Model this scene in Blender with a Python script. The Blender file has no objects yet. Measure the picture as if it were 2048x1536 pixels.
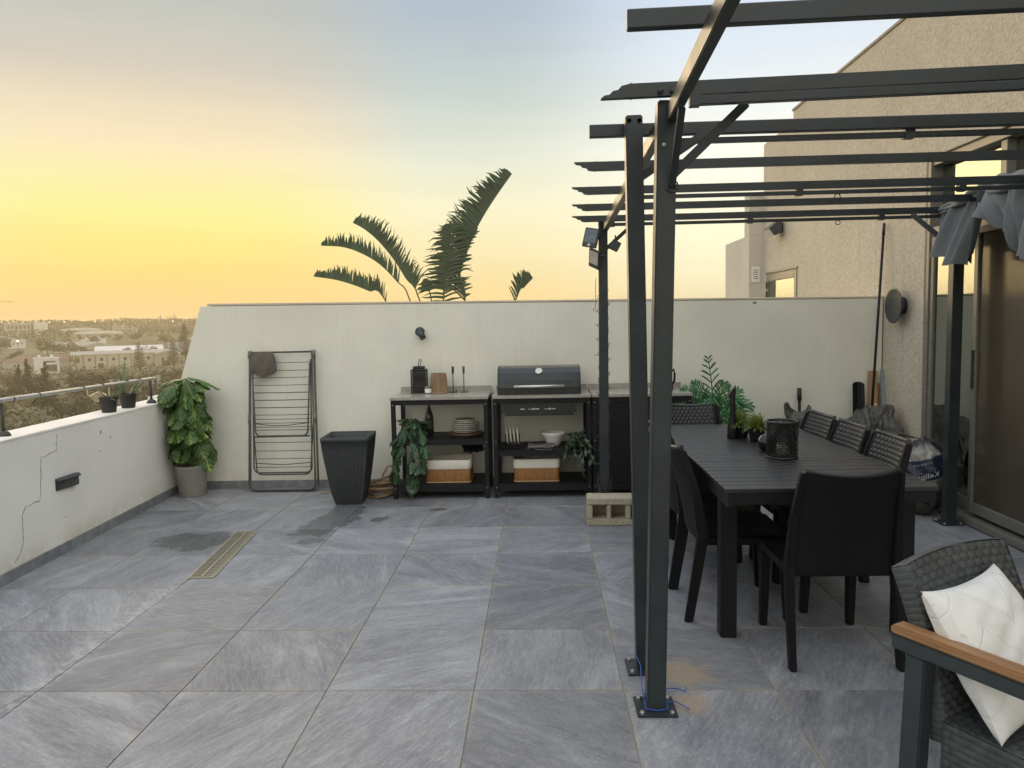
import bpy, bmesh, math, random
from mathutils import Vector, Matrix, Euler
R = math.radians
random.seed(7)
scene = bpy.context.scene
COL = scene.collection

# ---------------------------------------------------------------- camera
cam = bpy.data.cameras.new('camera')
cam.sensor_width = 36.0
cam.lens = 26.37
cam.clip_start = 0.05
cam.clip_end = 20000
camo = bpy.data.objects.new('camera', cam)
COL.objects.link(camo)
def cam_basis(pitch, yaw, roll):
    cy, sy, cp, sp, cr, sr = math.cos(yaw), math.sin(yaw), math.cos(pitch), math.sin(pitch), math.cos(roll), math.sin(roll)
    f = Vector((sy*cp, cy*cp, -sp)); r = Vector((cy, -sy, 0)); u = r.cross(f)
    return cr*r + sr*u, -sr*r + cr*u, f
cr_, cu_, cf_ = cam_basis(0.0835, -0.0374, -0.0204)
mw = Matrix((cr_, cu_, -cf_)).transposed().to_4x4()
mw.translation = (0.2859, -2.8947, 1.4809)
camo.matrix_world = mw
scene.camera = camo

# ---------------------------------------------------------------- world, sun, exposure
SUN_AZ, SUN_EL = R(-27), R(5)          # azimuth from +Y, negative = left
def lin(c):
    return tuple(((v/255)/12.92 if v/255 <= .04045 else ((v/255+.055)/1.055)**2.4) for v in c)
world = bpy.data.worlds.new('World')
scene.world = world
world.use_nodes = True
wn, wl = world.node_tree.nodes, world.node_tree.links
wn.clear()
def WN(t, **k):
    n = wn.new(t)
    for a, b in k.items(): setattr(n, a, b)
    return n
w_out = WN('ShaderNodeOutputWorld')
w_bg = WN('ShaderNodeBackground')
wl.new(w_bg.outputs[0], w_out.inputs[0])
w_tc = WN('ShaderNodeTexCoord')
w_sep = WN('ShaderNodeSeparateXYZ')
wl.new(w_tc.outputs['Generated'], w_sep.inputs[0])
def wmath(op, a, b=None, clamp=False):
    n = WN('ShaderNodeMath', operation=op, use_clamp=clamp)
    for i, v in enumerate((a, b)):
        if v is None: continue
        if isinstance(v, (int, float)): n.inputs[i].default_value = v
        else: wl.new(v, n.inputs[i])
    return n.outputs[0]
def wramp(fac, stops):
    n = WN('ShaderNodeValToRGB')
    e = n.color_ramp.elements
    while len(e) < len(stops): e.new(0.5)
    for el, (p, c, g) in zip(e, stops):
        el.position = p; v = lin(c); el.color = (v[0]*g, v[1]*g, v[2]*g, 1)
    wl.new(fac, n.inputs[0])
    return n.outputs[0]
# sqrt of the height above the horizon spreads the low sky over the ramp
elev = wmath('SQRT', wmath('MAXIMUM', w_sep.outputs[2], 0.0))
S = lambda deg: math.sqrt(math.sin(R(max(deg, 0))))
# dusk sky by elevation: towards the sunset, beside it, and opposite to it
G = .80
Z = 1.0*G          # the unseen sky overhead and behind, brightened to light the terrace
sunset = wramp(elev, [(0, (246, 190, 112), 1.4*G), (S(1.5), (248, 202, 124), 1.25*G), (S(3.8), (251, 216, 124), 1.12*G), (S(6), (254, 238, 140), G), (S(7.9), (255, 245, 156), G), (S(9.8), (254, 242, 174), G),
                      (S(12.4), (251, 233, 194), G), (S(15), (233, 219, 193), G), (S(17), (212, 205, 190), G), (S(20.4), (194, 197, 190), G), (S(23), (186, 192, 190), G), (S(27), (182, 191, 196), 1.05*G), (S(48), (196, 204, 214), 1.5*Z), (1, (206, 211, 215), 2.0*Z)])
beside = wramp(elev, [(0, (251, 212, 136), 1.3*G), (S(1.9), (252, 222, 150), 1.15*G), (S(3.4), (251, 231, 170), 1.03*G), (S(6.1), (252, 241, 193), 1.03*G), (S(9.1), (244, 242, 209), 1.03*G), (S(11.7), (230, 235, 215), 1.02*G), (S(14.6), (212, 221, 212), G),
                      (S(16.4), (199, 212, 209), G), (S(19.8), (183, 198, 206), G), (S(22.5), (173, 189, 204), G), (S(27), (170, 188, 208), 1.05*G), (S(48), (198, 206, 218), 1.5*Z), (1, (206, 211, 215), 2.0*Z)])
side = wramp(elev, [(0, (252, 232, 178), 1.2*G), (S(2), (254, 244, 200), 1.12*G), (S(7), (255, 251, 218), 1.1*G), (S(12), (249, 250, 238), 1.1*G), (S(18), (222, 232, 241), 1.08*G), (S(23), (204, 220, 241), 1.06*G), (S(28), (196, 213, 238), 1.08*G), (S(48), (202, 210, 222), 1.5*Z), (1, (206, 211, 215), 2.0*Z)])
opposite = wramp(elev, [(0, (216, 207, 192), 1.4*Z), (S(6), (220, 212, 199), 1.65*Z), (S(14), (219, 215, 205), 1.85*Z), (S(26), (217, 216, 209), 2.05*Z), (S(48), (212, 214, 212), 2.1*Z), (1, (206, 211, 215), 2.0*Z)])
# cosine of the azimuth away from the sunset
hx = wmath('MULTIPLY', w_sep.outputs[0], math.sin(SUN_AZ))
hy = wmath('MULTIPLY', w_sep.outputs[1], math.cos(SUN_AZ))
hl = wmath('SQRT', wmath('ADD', wmath('POWER', w_sep.outputs[0], 2.0), wmath('ADD', wmath('POWER', w_sep.outputs[1], 2.0), 1e-5)))
caz = wmath('DIVIDE', wmath('ADD', hx, hy), hl)
def wsmooth(v, a, b):
    n = WN('ShaderNodeMapRange', interpolation_type='SMOOTHSTEP')
    wl.new(v, n.inputs[0]); n.inputs[1].default_value = a; n.inputs[2].default_value = b
    return n.outputs[0]
def wmix(f, a, b):
    n = WN('ShaderNodeMix', data_type='RGBA')
    wl.new(f, n.inputs[0]); wl.new(a, n.inputs[6]); wl.new(b, n.inputs[7])
    return n.outputs[2]
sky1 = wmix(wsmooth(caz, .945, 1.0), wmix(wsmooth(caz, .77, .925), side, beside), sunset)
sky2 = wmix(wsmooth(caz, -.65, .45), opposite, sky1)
w_sky = WN('ShaderNodeTexSky', sky_type='NISHITA', sun_disc=False, sun_elevation=SUN_EL, sun_rotation=SUN_AZ, dust_density=5.0)
w_ns = WN('ShaderNodeMix', data_type='RGBA', blend_type='ADD')
w_ns.inputs[0].default_value = 0.0004
wl.new(sky2, w_ns.inputs[6]); wl.new(w_sky.outputs[0], w_ns.inputs[7])
# faint drawn-out veils of cloud
w_map = WN('ShaderNodeMapping'); w_map.inputs['Scale'].default_value = (2.2, 2.2, 26); w_map.inputs['Rotation'].default_value = (.03, .02, 0); wl.new(w_tc.outputs['Generated'], w_map.inputs[0])
w_noi = WN('ShaderNodeTexNoise'); w_noi.inputs['Scale'].default_value = 1.6; w_noi.inputs['Detail'].default_value = 6; w_noi.inputs['Roughness'].default_value = .55; wl.new(w_map.outputs[0], w_noi.inputs['Vector'])
w_cl = WN('ShaderNodeMapRange'); wl.new(w_noi.outputs[0], w_cl.inputs[0]); w_cl.inputs[1].default_value = .3; w_cl.inputs[2].default_value = .7; w_cl.inputs[3].default_value = .975; w_cl.inputs[4].default_value = 1.02
w_mul = WN('ShaderNodeVectorMath', operation='SCALE'); wl.new(w_ns.outputs[2], w_mul.inputs[0]); wl.new(w_cl.outputs[0], w_mul.inputs['Scale'])
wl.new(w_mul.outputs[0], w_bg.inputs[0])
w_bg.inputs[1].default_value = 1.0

sun = bpy.data.lights.new('sun', 'SUN')
sun.energy = 2.0
sun.angle = R(56)
sun.color = (1.0, .74, .42)
suno = bpy.data.objects.new('sun', sun)
COL.objects.link(suno)
sd = Vector((math.sin(SUN_AZ)*math.cos(SUN_EL), math.cos(SUN_AZ)*math.cos(SUN_EL), math.sin(SUN_EL)))
suno.rotation_euler = sd.to_track_quat('Z', 'Y').to_euler()
suno.location = sd*60
scene.view_settings.view_transform = 'Standard'
scene.view_settings.look = 'None'
scene.view_settings.exposure = 0.34
scene.view_settings.gamma = 1.0
scene.cycles.max_bounces = 8
scene.cycles.transparent_max_bounces = 8
scene.cycles.volume_bounces = 0

# ---------------------------------------------------------------- materials
def newmat(name):
    m = bpy.data.materials.new(name); m.use_nodes = True
    return m, m.node_tree.nodes, m.node_tree.links, m.node_tree.nodes['Principled BSDF']
def N(nt, t, **k):
    n = nt.new(t)
    for a, b in k.items(): setattr(n, a, b)
    return n
def ramp(nt, lk, fac, stops):
    n = N(nt, 'ShaderNodeValToRGB'); e = n.color_ramp.elements
    while len(e) < len(stops): e.new(.5)
    for el, (p, c) in zip(e, stops):
        el.position = p; el.color = (*c, 1) if len(c) == 3 else c
    lk.new(fac, n.inputs[0]); return n.outputs[0]
def noise(nt, lk, vec, scale, detail=4, rough=.6, dist=0):
    n = N(nt, 'ShaderNodeTexNoise'); n.inputs['Scale'].default_value = scale; n.inputs['Detail'].default_value = detail
    n.inputs['Roughness'].default_value = rough; n.inputs['Distortion'].default_value = dist
    if vec is not None: lk.new(vec, n.inputs['Vector'])
    return n.outputs[0]
def mapping(nt, lk, vec, scale=(1, 1, 1), rot=(0, 0, 0)):
    n = N(nt, 'ShaderNodeMapping'); n.inputs['Scale'].default_value = scale; n.inputs['Rotation'].default_value = rot
    lk.new(vec, n.inputs[0]); return n.outputs[0]
def mixc(nt, lk, f, a, b, blend='MIX'):
    n = N(nt, 'ShaderNodeMix', data_type='RGBA', blend_type=blend)
    for i, v in ((0, f), (6, a), (7, b)):
        if isinstance(v, (int, float)): n.inputs[i].default_value = v
        elif isinstance(v, tuple): n.inputs[i].default_value = (*v, 1)
        else: lk.new(v, n.inputs[i])
    return n.outputs[2]
def mth(nt, lk, op, *a, clamp=False):
    n = N(nt, 'ShaderNodeMath', operation=op, use_clamp=clamp)
    for i, v in enumerate(a):
        if isinstance(v, (int, float)): n.inputs[i].default_value = v
        else: lk.new(v, n.inputs[i])
    return n.outputs[0]
def bump(nt, lk, h, s, d, p):
    n = N(nt, 'ShaderNodeBump'); n.inputs['Strength'].default_value = s; n.inputs['Distance'].default_value = d
    lk.new(h, n.inputs['Height']); lk.new(n.outputs[0], p.inputs['Normal'])
def sstep(nt, lk, v, a, b):
    n = N(nt, 'ShaderNodeMapRange', interpolation_type='SMOOTHSTEP')
    lk.new(v, n.inputs[0]); n.inputs[1].default_value = a; n.inputs[2].default_value = b
    return n.outputs[0]
MATS = {}
def simple(name, col, rough=.5, metal=0., var=.25, scale=14., bmp=.0, bscale=120., rnd=0., spec=None, co='Object'):
    """one colour with uneven tone, roughness and fine relief; rnd shifts the value from object to object"""
    if name in MATS: return MATS[name]
    m, nt, lk, p = newmat(name)
    tc = N(nt, 'ShaderNodeTexCoord')
    f = noise(nt, lk, tc.outputs[co], scale, 5, .65)
    c = ramp(nt, lk, f, [(.25, tuple(v*(1-var) for v in col)), (.75, tuple(min(1, v*(1+var)) for v in col))])
    if rnd:
        oi = N(nt, 'ShaderNodeObjectInfo')
        hs = N(nt, 'ShaderNodeHueSaturation'); lk.new(c, hs.inputs['Color'])
        mr = N(nt, 'ShaderNodeMapRange'); lk.new(oi.outputs['Random'], mr.inputs[0]); mr.inputs[3].default_value = 1-rnd; mr.inputs[4].default_value = 1+rnd
        lk.new(mr.outputs[0], hs.inputs['Value']); c = hs.outputs[0]
    lk.new(c, p.inputs['Base Color'])
    p.inputs['Metallic'].default_value = metal
    if spec is not None: p.inputs['Specular IOR Level'].default_value = spec
    r = N(nt, 'ShaderNodeMapRange'); lk.new(f, r.inputs[0]); r.inputs[1].default_value = .25; r.inputs[2].default_value = .75
    r.inputs[3].default_value = max(.02, rough-.07); r.inputs[4].default_value = min(1, rough+.09)
    lk.new(r.outputs[0], p.inputs['Roughness'])
    if bmp: bump(nt, lk, noise(nt, lk, tc.outputs[co], bscale, 3), bmp, .002, p)
    MATS[name] = m
    return m

# ---------------------------------------------------------------- mesh helpers
class MB:
    """collects boxes, bars, tubes, lathes and grids that make up ONE mesh"""
    def __init__(s): s.v = []; s.f = []; s.sm = []
    def add(s, vs, fs, smooth=False):
        o = len(s.v); s.v += [tuple(v) for v in vs]; s.f += [tuple(i+o for i in f) for f in fs]; s.sm += [smooth]*len(fs); return s
    def box(s, a, b):
        (x0, y0, z0), (x1, y1, z1) = a, b
        return s.add([(x0, y0, z0), (x1, y0, z0), (x1, y1, z0), (x0, y1, z0), (x0, y0, z1), (x1, y0, z1), (x1, y1, z1), (x0, y1, z1)],
                     [(3, 2, 1, 0), (4, 5, 6, 7), (0, 1, 5, 4), (1, 2, 6, 5), (2, 3, 7, 6), (3, 0, 4, 7)])
    def bar(s, p, q, w, h, up=(0, 0, 1), w2=None, h2=None):
        p, q = Vector(p), Vector(q); d = (q-p).normalized(); u = Vector(up)
        if abs(d.dot(u)) > .99: u = Vector((0, 1, 0))
        r = d.cross(u).normalized(); u = r.cross(d)
        w2 = w if w2 is None else w2; h2 = h if h2 is None else h2
        vs = []
        for c, ww, hh in ((p, w, h), (q, w2, h2)):
            for a, b in ((-1, -1), (1, -1), (1, 1), (-1, 1)): vs.append(c+r*a*ww/2+u*b*hh/2)
        return s.add(vs, [(3, 2, 1, 0), (4, 5, 6, 7), (0, 1, 5, 4), (1, 2, 6, 5), (2, 3, 7, 6), (3, 0, 4, 7)])
    def tube(s, pts, r, n=8, caps=True, radii=None):
        pts = [Vector(p) for p in pts]; vs = []; L = len(pts); ref = None
        for i, p in enumerate(pts):
            d = (pts[min(i+1, L-1)]-pts[max(i-1, 0)]).normalized()
            if ref is None: ref = Vector((0, 0, 1)) if abs(d.z) < .9 else Vector((1, 0, 0))
            a = d.cross(ref).normalized(); b = a.cross(d).normalized(); ref = b
            rr = radii[i] if radii else r
            vs += [p+(a*math.cos(2*math.pi*k/n)+b*math.sin(2*math.pi*k/n))*rr for k in range(n)]
        fs = [(i*n+k, i*n+(k+1) % n, (i+1)*n+(k+1) % n, (i+1)*n+k) for i in range(L-1) for k in range(n)]
        s.add(vs, fs, True)
        if caps: o = len(s.v)-len(vs); s.f += [tuple(o+k for k in range(n))[::-1], tuple(o+(L-1)*n+k for k in range(n))]; s.sm += [False]*2
        return s
    def lathe(s, prof, n=24, c=(0, 0, 0), smooth=True):
        vs = [(c[0]+r*math.cos(2*math.pi*k/n), c[1]+r*math.sin(2*math.pi*k/n), c[2]+z) for r, z in prof for k in range(n)]
        fs = [(i*n+k, i*n+(k+1) % n, (i+1)*n+(k+1) % n, (i+1)*n+k) for i in range(len(prof)-1) for k in range(n)]
        return s.add(vs, fs, smooth)
    def grid(s, fn, nu, nv, smooth=True):
        vs = [fn(i/nu, j/nv) for j in range(nv+1) for i in range(nu+1)]
        fs = [(j*(nu+1)+i, j*(nu+1)+i+1, (j+1)*(nu+1)+i+1, (j+1)*(nu+1)+i) for j in range(nv) for i in range(nu)]
        return s.add(vs, fs, smooth)
    def prism(s, poly, axis, a, b):
        """extrude a polygon drawn in the plane across axis ('x','y','z') from a to b"""
        def P(p, t): return {'x': (t, p[0], p[1]), 'y': (p[0], t, p[1]), 'z': (p[0], p[1], t)}[axis]
        n = len(poly)
        fs = [tuple(range(n))[::-1], tuple(range(n, 2*n))]+[(k, (k+1) % n, n+(k+1) % n, n+k) for k in range(n)]
        return s.add([P(p, a) for p in poly]+[P(p, b) for p in poly], fs)
    def mesh(s, name, bevel=0, seg=2, fix=True):
        me = bpy.data.meshes.new(name); me.from_pydata(s.v, [], s.f)
        me.polygons.foreach_set('use_smooth', s.sm)
        if fix or bevel:
            bm = bmesh.new(); bm.from_mesh(me)
            if fix: bmesh.ops.recalc_face_normals(bm, faces=bm.faces)
            if bevel:
                es = [e for e in bm.edges if len(e.link_faces) == 2 and e.calc_face_angle(0) > .6]
                bmesh.ops.bevel(bm, geom=es, offset=bevel, segments=seg, affect='EDGES', clamp_overlap=True)
            bm.to_mesh(me); bm.free()
        me.update()
        return me
def link(name, me, mat, parent=None, loc=(0, 0, 0), rot=(0, 0, 0), scale=(1, 1, 1)):
    o = bpy.data.objects.new(name, me); COL.objects.link(o)
    if mat is not None and not me.materials: me.materials.append(mat)
    o.parent = parent; o.location = loc; o.rotation_euler = rot; o.scale = scale
    return o
def part(name, mb, mat, parent=None, bevel=0, loc=(0, 0, 0), rot=(0, 0, 0), seg=2, fix=True):
    return link(name, mb.mesh(name, bevel, seg, fix), mat, parent, loc, rot)
def tag(o, label, cat, group=None):
    o['label'] = label; o['category'] = cat
    if group: o['group'] = group
    return o
def thing(name, label, cat, loc=(0, 0, 0), rotz=0., group=None):
    o = bpy.data.objects.new(name, None); COL.objects.link(o); o.empty_display_size = .1
    o.location = loc; o.rotation_euler = (0, 0, rotz)
    return tag(o, label, cat, group)
def copy_tree(o, parent=None):
    c = o.copy(); COL.objects.link(c); c.parent = parent
    for ch in o.children: copy_tree(ch, c)
    return c
def weave(mb, fn, nu, nv, amp, brick=True, nrm=1):
    """woven strands: rows of small pillows over the surface fn(u,v) -> (point, normal), each row shifted by half a strand"""
    for j in range(nv):
        off = .5*(j % 2) if brick else 0
        for i in range(-1 if off else 0, nu):
            a, b = max(0, (i+off)/nu), min(1, (i+off+1)/nu); c, d = j/nv, (j+1)/nv
            if b-a < 1e-4: continue
            vs = []
            for t in (0, .5, 1):
                for q in (0, .3, .7, 1):
                    p, n = fn(a+(b-a)*q, c+(d-c)*t)
                    h = (1 if .2 < q < .8 else 0)*(1 if t == .5 else .25)*amp
                    vs.append(Vector(p)+Vector(n)*h*nrm)
            mb.add(vs, [(k*4+l, k*4+l+1, (k+1)*4+l+1, (k+1)*4+l) for k in range(2) for l in range(3)], True)
    return mb
# ================================================================ materials of the setting
def mat_tile():
    m, nt, lk, p = newmat('slate_tile')
    tc = N(nt, 'ShaderNodeTexCoord'); geo = N(nt, 'ShaderNodeNewGeometry'); oi = N(nt, 'ShaderNodeObjectInfo')
    # the streaks of each tile run their own way
    ang = mth(nt, lk, 'MULTIPLY', oi.outputs['Random'], 9.0)
    vr = N(nt, 'ShaderNodeVectorRotate', rotation_type='Z_AXIS'); lk.new(geo.outputs['Position'], vr.inputs['Vector']); lk.new(ang, vr.inputs['Angle'])
    off = N(nt, 'ShaderNodeVectorMath', operation='ADD'); lk.new(vr.outputs[0], off.inputs[0])
    cmb = N(nt, 'ShaderNodeCombineXYZ'); lk.new(mth(nt, lk, 'MULTIPLY', oi.outputs['Random'], 37.0), cmb.inputs[0]); lk.new(cmb.outputs[0], off.inputs[1])
    st = mapping(nt, lk, off.outputs[0], (.8, 3.1, 1))
    n1 = noise(nt, lk, st, 1.5, 6, .62, 1.3)
    n2 = noise(nt, lk, mapping(nt, lk, off.outputs[0], (4, 22, 1)), 3.0, 5, .7, .4)
    n3 = noise(nt, lk, geo.outputs['Position'], 95, 4, .75)
    n4 = noise(nt, lk, off.outputs[0], 2.4, 5, .6, .6)
    base = ramp(nt, lk, n1, [(.20, (.080, .088, .104)), (.40, (.150, .161, .187)), (.56, (.232, .244, .277)), (.78, (.45, .46, .495))])
    fl_ = N(nt, 'ShaderNodeMapRange'); lk.new(mth(nt, lk, 'FRACT', mth(nt, lk, 'MULTIPLY', oi.outputs['Random'], 5.37)), fl_.inputs[0]); fl_.inputs[3].default_value = .0; fl_.inputs[4].default_value = .45
    base = mixc(nt, lk, fl_.outputs[0], base, (.185, .194, .214))
    base = mixc(nt, lk, sstep(nt, lk, n2, .35, .75), base, mixc(nt, lk, .5, base, (.42, .42, .42)))
    base = mixc(nt, lk, .5, base, ramp(nt, lk, n3, [(.3, (.45, .45, .46)), (.7, (1.35, 1.34, 1.33))]), 'MULTIPLY')
    base = mixc(nt, lk, .55, base, ramp(nt, lk, n4, [(.3, (.72, .72, .76)), (.5, (1, 1, 1)), (.7, (1.22, 1.19, 1.12))]), 'MULTIPLY')
    hs = N(nt, 'ShaderNodeHueSaturation'); lk.new(base, hs.inputs['Color'])
    vr2 = N(nt, 'ShaderNodeMapRange'); lk.new(mth(nt, lk, 'FRACT', mth(nt, lk, 'MULTIPLY', oi.outputs['Random'], 7.31)), vr2.inputs[0]); vr2.inputs[3].default_value = .80; vr2.inputs[4].default_value = 1.2
    lk.new(vr2.outputs[0], hs.inputs['Value']); base = hs.outputs[0]
    sp = N(nt, 'ShaderNodeSeparateXYZ'); lk.new(geo.outputs['Position'], sp.inputs[0])
    X, Y = sp.outputs[0], sp.outputs[1]
    # sandy dirt caught along the joints
    def joint(v):
        return mth(nt, lk, 'ABSOLUTE', mth(nt, lk, 'SUBTRACT', mth(nt, lk, 'FRACT', mth(nt, lk, 'DIVIDE', v, .6)), .5))
    jn = mth(nt, lk, 'MAXIMUM', joint(X), joint(Y))
    dn = noise(nt, lk, geo.outputs['Position'], 3.2, 5, .7)
    dirt = mth(nt, lk, 'MULTIPLY', sstep(nt, lk, jn, .455, .5), sstep(nt, lk, dn, .42, .62))
    base = mixc(nt, lk, mth(nt, lk, 'MULTIPLY', dirt, .6), base, (.34, .30, .23))
    def blob(cx, cy, rx, ry, warp=.5, sc=3.0):
        dx = mth(nt, lk, 'DIVIDE', mth(nt, lk, 'SUBTRACT', X, cx), rx); dy = mth(nt, lk, 'DIVIDE', mth(nt, lk, 'SUBTRACT', Y, cy), ry)
        d = mth(nt, lk, 'SQRT', mth(nt, lk, 'ADD', mth(nt, lk, 'POWER', dx, 2.0), mth(nt, lk, 'POWER', dy, 2.0)))
        w = mth(nt, lk, 'MULTIPLY', mth(nt, lk, 'SUBTRACT', noise(nt, lk, geo.outputs['Position'], sc, 5, .6), .5), warp*4)
        return mth(nt, lk, 'ADD', d, w)
    # white lime along one joint and round the drain, sand by the posts
    lime = mth(nt, lk, 'MULTIPLY', sstep(nt, lk, mth(nt, lk, 'ABSOLUTE', mth(nt, lk, 'SUBTRACT', X, mth(nt, lk, 'ADD', -1.83, mth(nt, lk, 'MULTIPLY', mth(nt, lk, 'SUBTRACT', dn, .5), .12)))), 11.e-2, .0),
               mth(nt, lk, 'MULTIPLY', sstep(nt, lk, Y, 1.5, 1.1), sstep(nt, lk, noise(nt, lk, geo.outputs['Position'], 26, 5, .75), .42, .62)))
    lime2 = mth(nt, lk, 'MULTIPLY', sstep(nt, lk, blob(-1.45, 1.75, .45, .8, .55, 4), 1.0, .5), sstep(nt, lk, noise(nt, lk, geo.outputs['Position'], 15, 6, .75), .48, .68))
    base = mixc(nt, lk, mth(nt, lk, 'MULTIPLY', mth(nt, lk, 'MAXIMUM', lime, mth(nt, lk, 'MULTIPLY', lime2, .6)), .42), base, (.60, .60, .60))
    sand = sstep(nt, lk, blob(.86, .14, .17, .16, .35, 9), 1.0, .35)
    sand2 = sstep(nt, lk, blob(.84, -.10, .12, .10, .35, 9), 1.0, .35)
    base = mixc(nt, lk, mth(nt, lk, 'MULTIPLY', mth(nt, lk, 'MAXIMUM', sand, sand2), .6), base, (.40, .29, .17))
    # damp patches by the drain and under the planter
    w1 = sstep(nt, lk, blob(-2.12, 2.12, .36, .24, .5, 3.8), 1.0, .72)
    w2 = sstep(nt, lk, blob(-1.30, 2.62, .20, .62, .6, 3.6), 1.0, .72)
    w3 = sstep(nt, lk, blob(-.95, 2.66, .075, .10, .4, 9), 1.0, .6)
    w4 = sstep(nt, lk, blob(-.55, 2.92, .10, .05, .5, 10), 1.0, .5)
    wet = mth(nt, lk, 'MAXIMUM', mth(nt, lk, 'MAXIMUM', w1, w2), mth(nt, lk, 'MAXIMUM', w3, w4))
    base = mixc(nt, lk, mth(nt, lk, 'MULTIPLY', wet, .62), base, mixc(nt, lk, 1.0, base, (.30, .31, .31), 'MULTIPLY'))
    lk.new(base, p.inputs['Base Color'])
    rg = N(nt, 'ShaderNodeMapRange'); lk.new(n3, rg.inputs[0]); rg.inputs[3].default_value = .30; rg.inputs[4].default_value = .56
    lk.new(mth(nt, lk, 'SUBTRACT', rg.outputs[0], mth(nt, lk, 'MULTIPLY', wet, .20)), p.inputs['Roughness'])
    p.inputs['Specular IOR Level'].default_value = .75
    hgt = mth(nt, lk, 'ADD', mth(nt, lk, 'MULTIPLY', n2, 1.0), mth(nt, lk, 'ADD', n3, mth(nt, lk, 'MULTIPLY', n1, .6)))
    bump(nt, lk, hgt, .55, .006, p)
    return m
def mat_plaster(name, col, streak=.5, warm=(.5, .42, .30), bmp=.25):
    """painted render: vertical rain streaks, patched tone, stains, fine relief"""
    m, nt, lk, p = newmat(name)
    geo = N(nt, 'ShaderNodeNewGeometry'); P = geo.outputs['Position']
    v = noise(nt, lk, mapping(nt, lk, P, (26, 26, .9)), 1.6, 6, .7)
    v2 = noise(nt, lk, mapping(nt, lk, P, (70, 70, 1.6)), 1.0, 4, .7)
    b = noise(nt, lk, P, 1.3, 6, .6)
    f = noise(nt, lk, P, 160, 3, .7)
    c = ramp(nt, lk, b, [(.3, tuple(x*.9 for x in col)), (.7, tuple(min(.95, x*1.06) for x in col))])
    c = mixc(nt, lk, mth(nt, lk, 'MULTIPLY', sstep(nt, lk, v, .5, .78), streak*.6), c, tuple(x*y*1.25 for x, y in zip(col, (.72, .68, .62))))
    c = mixc(nt, lk, mth(nt, lk, 'MULTIPLY', sstep(nt, lk, v2, .55, .8), streak*.35), c, tuple(x*.72 for x in col))
    sm = noise(nt, lk, P, 7, 6, .75)
    c = mixc(nt, lk, mth(nt, lk, 'MULTIPLY', sstep(nt, lk, sm, .66, .80), .35), c, tuple(x*y for x, y in zip(col, warm)))
    sp = N(nt, 'ShaderNodeSeparateXYZ'); lk.new(P, sp.inputs[0])
    low = mth(nt, lk, 'MULTIPLY', sstep(nt, lk, sp.outputs[2], .22, .06), sstep(nt, lk, noise(nt, lk, P, 5, 5, .7), .38, .62))
    c = mixc(nt, lk, mth(nt, lk, 'MULTIPLY', low, .45), c, (.50, .40, .27))
    lk.new(c, p.inputs['Base Color']); p.inputs['Roughness'].default_value = .82; p.inputs['Specular IOR Level'].default_value = .25
    bump(nt, lk, mth(nt, lk, 'ADD', mth(nt, lk, 'MULTIPLY', v, .9), mth(nt, lk, 'ADD', f, mth(nt, lk, 'MULTIPLY', b, 2.0))), bmp, .004, p)
    return m
def mat_stucco():
    m, nt, lk, p = newmat('rough_stucco')
    geo = N(nt, 'ShaderNodeNewGeometry'); P = geo.outputs['Position']
    g = noise(nt, lk, P, 52, 4, .6); b = noise(nt, lk, P, .9, 5, .6); v = noise(nt, lk, mapping(nt, lk, P, (9, 9, .5)), 1.2, 5, .65)
    c = ramp(nt, lk, g, [(.30, (.44, .385, .305)), (.52, (.57, .51, .41)), (.72, (.66, .60, .495))])
    c = mixc(nt, lk, .5, c, ramp(nt, lk, b, [(.3, (.82, .80, .78)), (.7, (1.12, 1.1, 1.08))]), 'MULTIPLY')
    c = mixc(nt, lk, mth(nt, lk, 'MULTIPLY', sstep(nt, lk, v, .52, .75), .35), c, (.36, .31, .24))
    lk.new(c, p.inputs['Base Color']); p.inputs['Roughness'].default_value = .9; p.inputs['Specular IOR Level'].default_value = .2
    bump(nt, lk, g, .8, .008, p)
    return m
M_tile = mat_tile()
M_wall = mat_plaster('painted_wall', (.77, .755, .665), 1.2)
M_par = mat_plaster('parapet_paint', (.80, .785, .74), .4)
M_cap = mat_plaster('parapet_cap_lit', (.86, .80, .72), .15)  # paler, warmer than the parapet: evening light on its top put into the colour
M_stucco = mat_stucco()
M_grout = simple('grout', (.31, .285, .23), .9, var=.3, scale=9)
M_skirt = simple('skirting_stone', (.20, .21, .22), .55, var=.35, scale=16, bmp=.4, bscale=60, rnd=.12, co='Object')
M_concrete_side = simple('building_render', (.55, .50, .42), .9, var=.12, scale=.4)

# ================================================================ terrain and the building under the terrace
def ss(a, b, x):
    t = min(1., max(0., (x-a)/(b-a))); return t*t*(3-2*t)
def ground_z(x, y):
    d = math.hypot(x, y)
    return -24+36*ss(380, 1350, d)-30*ss(1500, 3000, d)
def mat_ground():
    m, nt, lk, p = newmat('ground_scrub')
    geo = N(nt, 'ShaderNodeNewGeometry'); P = geo.outputs['Position']
    n = noise(nt, lk, P, .035, 6, .65); n2 = noise(nt, lk, P, .4, 5, .7)
    c = ramp(nt, lk, n, [(.35, (.055, .065, .028)), (.52, (.11, .105, .055)), (.68, (.24, .20, .13))])
    c = mixc(nt, lk, .6, c, ramp(nt, lk, n2, [(.3, (.5, .5, .5)), (.7, (1.4, 1.35, 1.3))]), 'MULTIPLY')
    lk.new(c, p.inputs['Base Color']); p.inputs['Roughness'].default_value = .95
    return m
mb = MB()
rings = [0, 40, 90, 150, 220, 300, 380, 460, 540, 620, 700, 780, 860, 940, 1020, 1100, 1180, 1260, 1350, 1500, 1800, 2300]
NS = 96
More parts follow.
